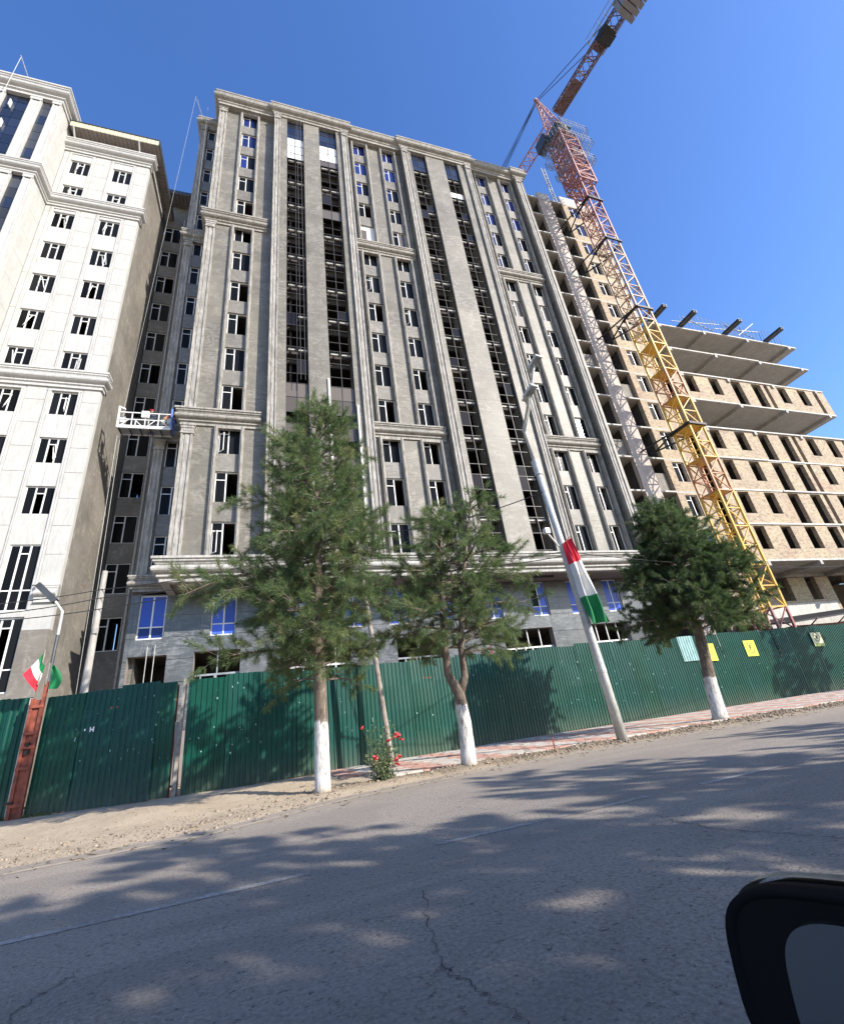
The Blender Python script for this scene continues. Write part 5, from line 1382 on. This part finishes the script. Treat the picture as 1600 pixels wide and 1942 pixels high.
skin_m = mat_simple('skin', (.36, .21, .14), .6, var=.08); helmet_red = mat_simple('red_helmet', (.62, .03, .05), .4, var=.05)
shirt_o = mat_simple('faded_orange_shirt', (.52, .27, .15), .85); trouser = mat_simple('khaki_trousers', (.25, .23, .17), .9); dark_cloth = mat_simple('dark_workwear', (.05, .06, .09), .9); hair_m = mat_simple('black_hair', (.02, .015, .012), .9); helmet_y = mat_simple('orange_helmet', (.65, .28, .05), .4)
def skinned(name, J, E_, mat, parent, lev=1):
    me = bpy.data.meshes.new(name); me.from_pydata([j[0] for j in J], E_, []); me.update()
    o = link(name, me, parent)
    md = o.modifiers.new('skin', 'SKIN')
    for i, j in enumerate(J):
        sv = me.skin_vertices[0].data[i]; sv.radius = (j[1], j[1])
    me.skin_vertices[0].data[0].use_root = True
    ss = o.modifiers.new('sub', 'SUBSURF'); ss.levels = lev; ss.render_levels = lev
    me.materials.append(mat); return o
def person(label, loc, rotz, pose, shirt, trousers, helmet, group=None):
    r_ = thing('person', label, 'person', loc, rotz)
    lean = pose['lean']; hip = Vector((0, 0, .92)); ch = hip+Vector((0, math.sin(lean)*.42, math.cos(lean)*.42)); nk = ch+Vector((0, math.sin(lean*1.1)*.14, math.cos(lean*1.1)*.14)); hd = nk+Vector((0, .05, .13))
    J = [(tuple(hip), .145), (tuple(ch), .165), (tuple(nk), .062), (tuple(hd-Vector((0, 0, .02))), .085), (tuple(hd+Vector((0, 0, .09))), .095)]; E_ = [(0, 1), (1, 2), (2, 3), (3, 4)]
    for sg in (-1, 1):
        k = len(J); sh = ch+Vector((sg*.19, 0, .05)); J += [(tuple(sh), .062), (tuple(pose['elbow'][(sg+1)//2]), .047), (tuple(pose['hand'][(sg+1)//2]), .034)]; E_ += [(1, k), (k, k+1), (k+1, k+2)]
        h_ = pose['hand'][(sg+1)//2]
        for f_ in range(4):
            J.append((tuple(Vector(h_)+Vector(((f_-1.5)*.02, .075, -.01*f_))), .011)); E_.append((k+2, len(J)-1))
        J.append((tuple(Vector(h_)+Vector((-sg*.045, .03, .02))), .013)); E_.append((k+2, len(J)-1))
    body = skinned('body', J, E_, shirt, r_)
    Jl = [(tuple(hip), .15)]; El = []
    for sg in (-1, 1):
        k = len(Jl); Jl += [((sg*.10, 0, .82), .105), ((sg*.12, .05, .47), .075), ((sg*.12, -.02, .08), .055), ((sg*.12, .12, .045), .045)]; El += [(0, k), (k, k+1), (k+1, k+2), (k+2, k+3)]
    skinned('trousers', Jl, El, trousers, r_)
    # head as a shaped mesh with face
    hmb = MB(); n = 10; m_ = 8
    for a in range(m_+1):
        th = math.pi*a/m_
        for q in range(n):
            ph = 2*math.pi*q/n; x = .078*math.sin(th)*math.cos(ph); y = .098*math.sin(th)*math.sin(ph); z = .118*math.cos(th)
            if y > .07 and abs(z) < .04 and abs(x) < .04: y += .02
            hmb.v.append((x, y, z))
    for a in range(m_):
        for q in range(n): hmb.f.append((a*n+q, a*n+(q+1) % n, (a+1)*n+(q+1) % n, (a+1)*n+q))
    hmb.box(-.012, .012, .09, .125, -.03, .015).box(-.09, -.075, -.02, .02, -.03, .03).box(.075, .09, -.02, .02, -.03, .03)
    ho = link('head', hmb.mesh('head', skin_m, True), r_, tuple(hd+Vector((0, .02, .06))))
    link('face_features', MB().box(-.045, -.02, .088, .098, .02, .032).box(.02, .045, .088, .098, .02, .032).box(-.025, .025, .086, .098, -.06, -.052).mesh('face_features', hair_m), ho)
    hm = MB(); 
    for a in range(5):
        th = math.pi/2*a/4
        for q in range(14):
            ph = 2*math.pi*q/14; hm.v.append((.125*math.sin(th)*math.cos(ph), .145*math.sin(th)*math.sin(ph), .125*math.cos(th)))
    for a in range(4):
        for q in range(14): hm.f.append((a*14+q, a*14+(q+1) % 14, (a+1)*14+(q+1) % 14, (a+1)*14+q))
    hm.box(-.07, .07, .12, .19, -.005, .01)
    link('helmet' if helmet is not hair_m else 'hair', hm.mesh('helmet', helmet), ho, (0, -.005, .03))
    return r_
pp = Fp(-7.05, 26.62, 19.28)
person('worker with a red helmet crouching low behind the white control box on the platform', Fp(-7.22, 26.62, 18.98), rad(170), {'lean': .35, 'elbow': [(-.26, .2, 1.15), (.26, .2, 1.15)], 'hand': [(-.15, .38, 1.12), (.15, .38, 1.12)]}, dark_cloth, dark_cloth, helmet_red)
person('worker in a faded orange top reaching to the right on the platform', Fp(-6.62, 26.62, 19.28), rad(-90), {'lean': .75, 'elbow': [(-.2, .62, 1.30), (.2, .65, 1.28)], 'hand': [(-.14, .88, 1.32), (.14, .9, 1.30)]}, shirt_o, trouser, helmet_y)

# ================================================================== THE CAR whose mirror shows lower right
car_dark = mat_simple('dark_car_paint', (.012, .013, .018), .25, .1, var=.1, spec=.6); car_black = mat_simple('black_mirror_plastic', (.003, .003, .004), .65, var=.2, spec=.12); tyre = mat_simple('tyre_rubber', (.02, .02, .02), .9)
m, t, b = new_mat('mirror_glass'); b.inputs['Base Color'].default_value = (.30, .34, .37, 1); b.inputs['Metallic'].default_value = 1; nn = noise(t, coords(t), 25, 5, .7)
L(t, ramp(t, nn, [(.3, (.10, .10, .10)), (.75, (.24, .24, .24))]), b.inputs['Roughness']); mirror_g = m
CA = thing('car', 'dark car of which only the black wing mirror shows at the lower right corner', 'car', (1.2, -.7, 0))
def superell(cx, cz, a, b_, n=40, e=3.2):
    out = []
    for q in range(n):
        th = 2*math.pi*q/n; c_, s_ = math.cos(th), math.sin(th)
        out.append((cx+a*abs(c_)**(2/e)*(1 if c_ > 0 else -1), cz+b_*abs(s_)**(2/e)*(1 if s_ > 0 else -1)))
    return out
def loft(rings):
    mb = MB(); n = len(rings[0])
    for r_ in rings: mb.v += [tuple(p) for p in r_]
    for i in range(len(rings)-1):
        for q in range(n): mb.f.append((i*n+q, i*n+(q+1) % n, (i+1)*n+(q+1) % n, (i+1)*n+q))
    return mb
def mring(x, yc, zc, a, b_, shear=0., e=3.2, top=0.):
    return [(x, y+shear*(z-zc), z+top*(y-yc)) for y, z in superell(yc, zc, a, b_, 44, e)]
mo = Vector((1.2, -.7, 0))
yc, zc_ = .449, .812
rings = [mring(.552, yc, zc_, .118, .076, -.10, 3.4, -.12), mring(.545, yc, zc_, .128, .086, -.10, 3.4, -.12), mring(.56, yc, zc_, .132, .090, -.10, 3.2, -.12), mring(.60, yc, zc_, .132, .088, -.10, 3, -.12), mring(.64, yc, zc_, .112, .072, -.10, 2.6, -.12), mring(.67, yc, zc_, .07, .045, -.1, 2.2, -.12), mring(.68, yc, zc_, .01, .008, 0, 2, 0)]
mb = loft([[tuple(Vector(p)-mo) for p in r_] for r_ in rings])
mh = link('mirror_housing', mb.mesh('mirror_housing', car_black, True), CA)
rim = loft([[tuple(Vector(p)-mo) for p in r_] for r_ in (mring(.568, yc, zc_+.002, .134, .0915, -.10, 3.2, -.12), mring(.580, yc, zc_+.002, .135, .0935, -.10, 3.2, -.12), mring(.592, yc, zc_+.002, .132, .091, -.10, 3.1, -.12))])
link('highlight_rim', rim.mesh('highlight_rim', mat_simple('highlight_rim_paint', (.30, .30, .30), .3, .7, var=.5, vscale=60), True), mh)  # lighter ring added as the highlight along the housing edge
back = loft([[tuple(Vector(p)-mo) for p in r_] for r_ in (mring(.5515, yc, zc_, .119, .077, -.10, 3.4, -.12), mring(.5535, yc, zc_, .001, .001, 0, 2, 0))])
link('recess', back.mesh('recess', car_black), mh)
gl = loft([[tuple(Vector(p)-mo) for p in r_] for r_ in (mring(.5495, .414, zc_-.002, .095, .070, -.16, 3.2, -.10), mring(.546, .414, zc_-.002, .093, .068, -.16, 3.2, -.10), mring(.5465, .414, zc_-.002, .001, .001, 0, 2, 0))])
link('mirror_glass', gl.mesh('mirror_glass', mirror_g), mh)
link('mirror_arm', MB().tube([tuple(Vector((.63, .36, .78))-mo), tuple(Vector((.72, .2, .74))-mo), tuple(Vector((.78, -.05, .72))-mo)], [.035, .04, .05], 10).mesh('mirror_arm', car_black, True), mh)
prof = [(-2.0, .35), (-2.0, .62), (-1.75, .80), (-.3, .84), (.75, .84), (.95, .86), (2.2, .74), (2.45, .58), (2.45, .3)]
rr_ = []
for y, ins in ((-1.55, .18), (-1.45, .03), (-.75, 0), (-.12, .03), (-.02, .18)):
    rr_.append([(x*(1-ins*.15)+1.2-1.2, y+.7-.0, z-ins*.25*(1 if z > .5 else -.3)) for x, z in prof])
mb = MB(); n = len(prof)
for r_ in rr_: mb.v += r_
for i in range(len(rr_)-1):
    for q in range(n): mb.f.append((i*n+q, i*n+(q+1) % n, (i+1)*n+(q+1) % n, (i+1)*n+q))
mb.f.append(tuple(range(n))); mb.f.append(tuple(range(4*n, 5*n))[::-1])
link('body', mb.mesh('body', car_dark, False), CA)
for x in (-1.25, 1.55):
    for y in (-1.45, -.12): link('wheel', MB().tube([(0, -.1, 0), (0, .1, 0)], .31, 18).mesh('wheel', tyre), CA, (x, y+.7, .31))
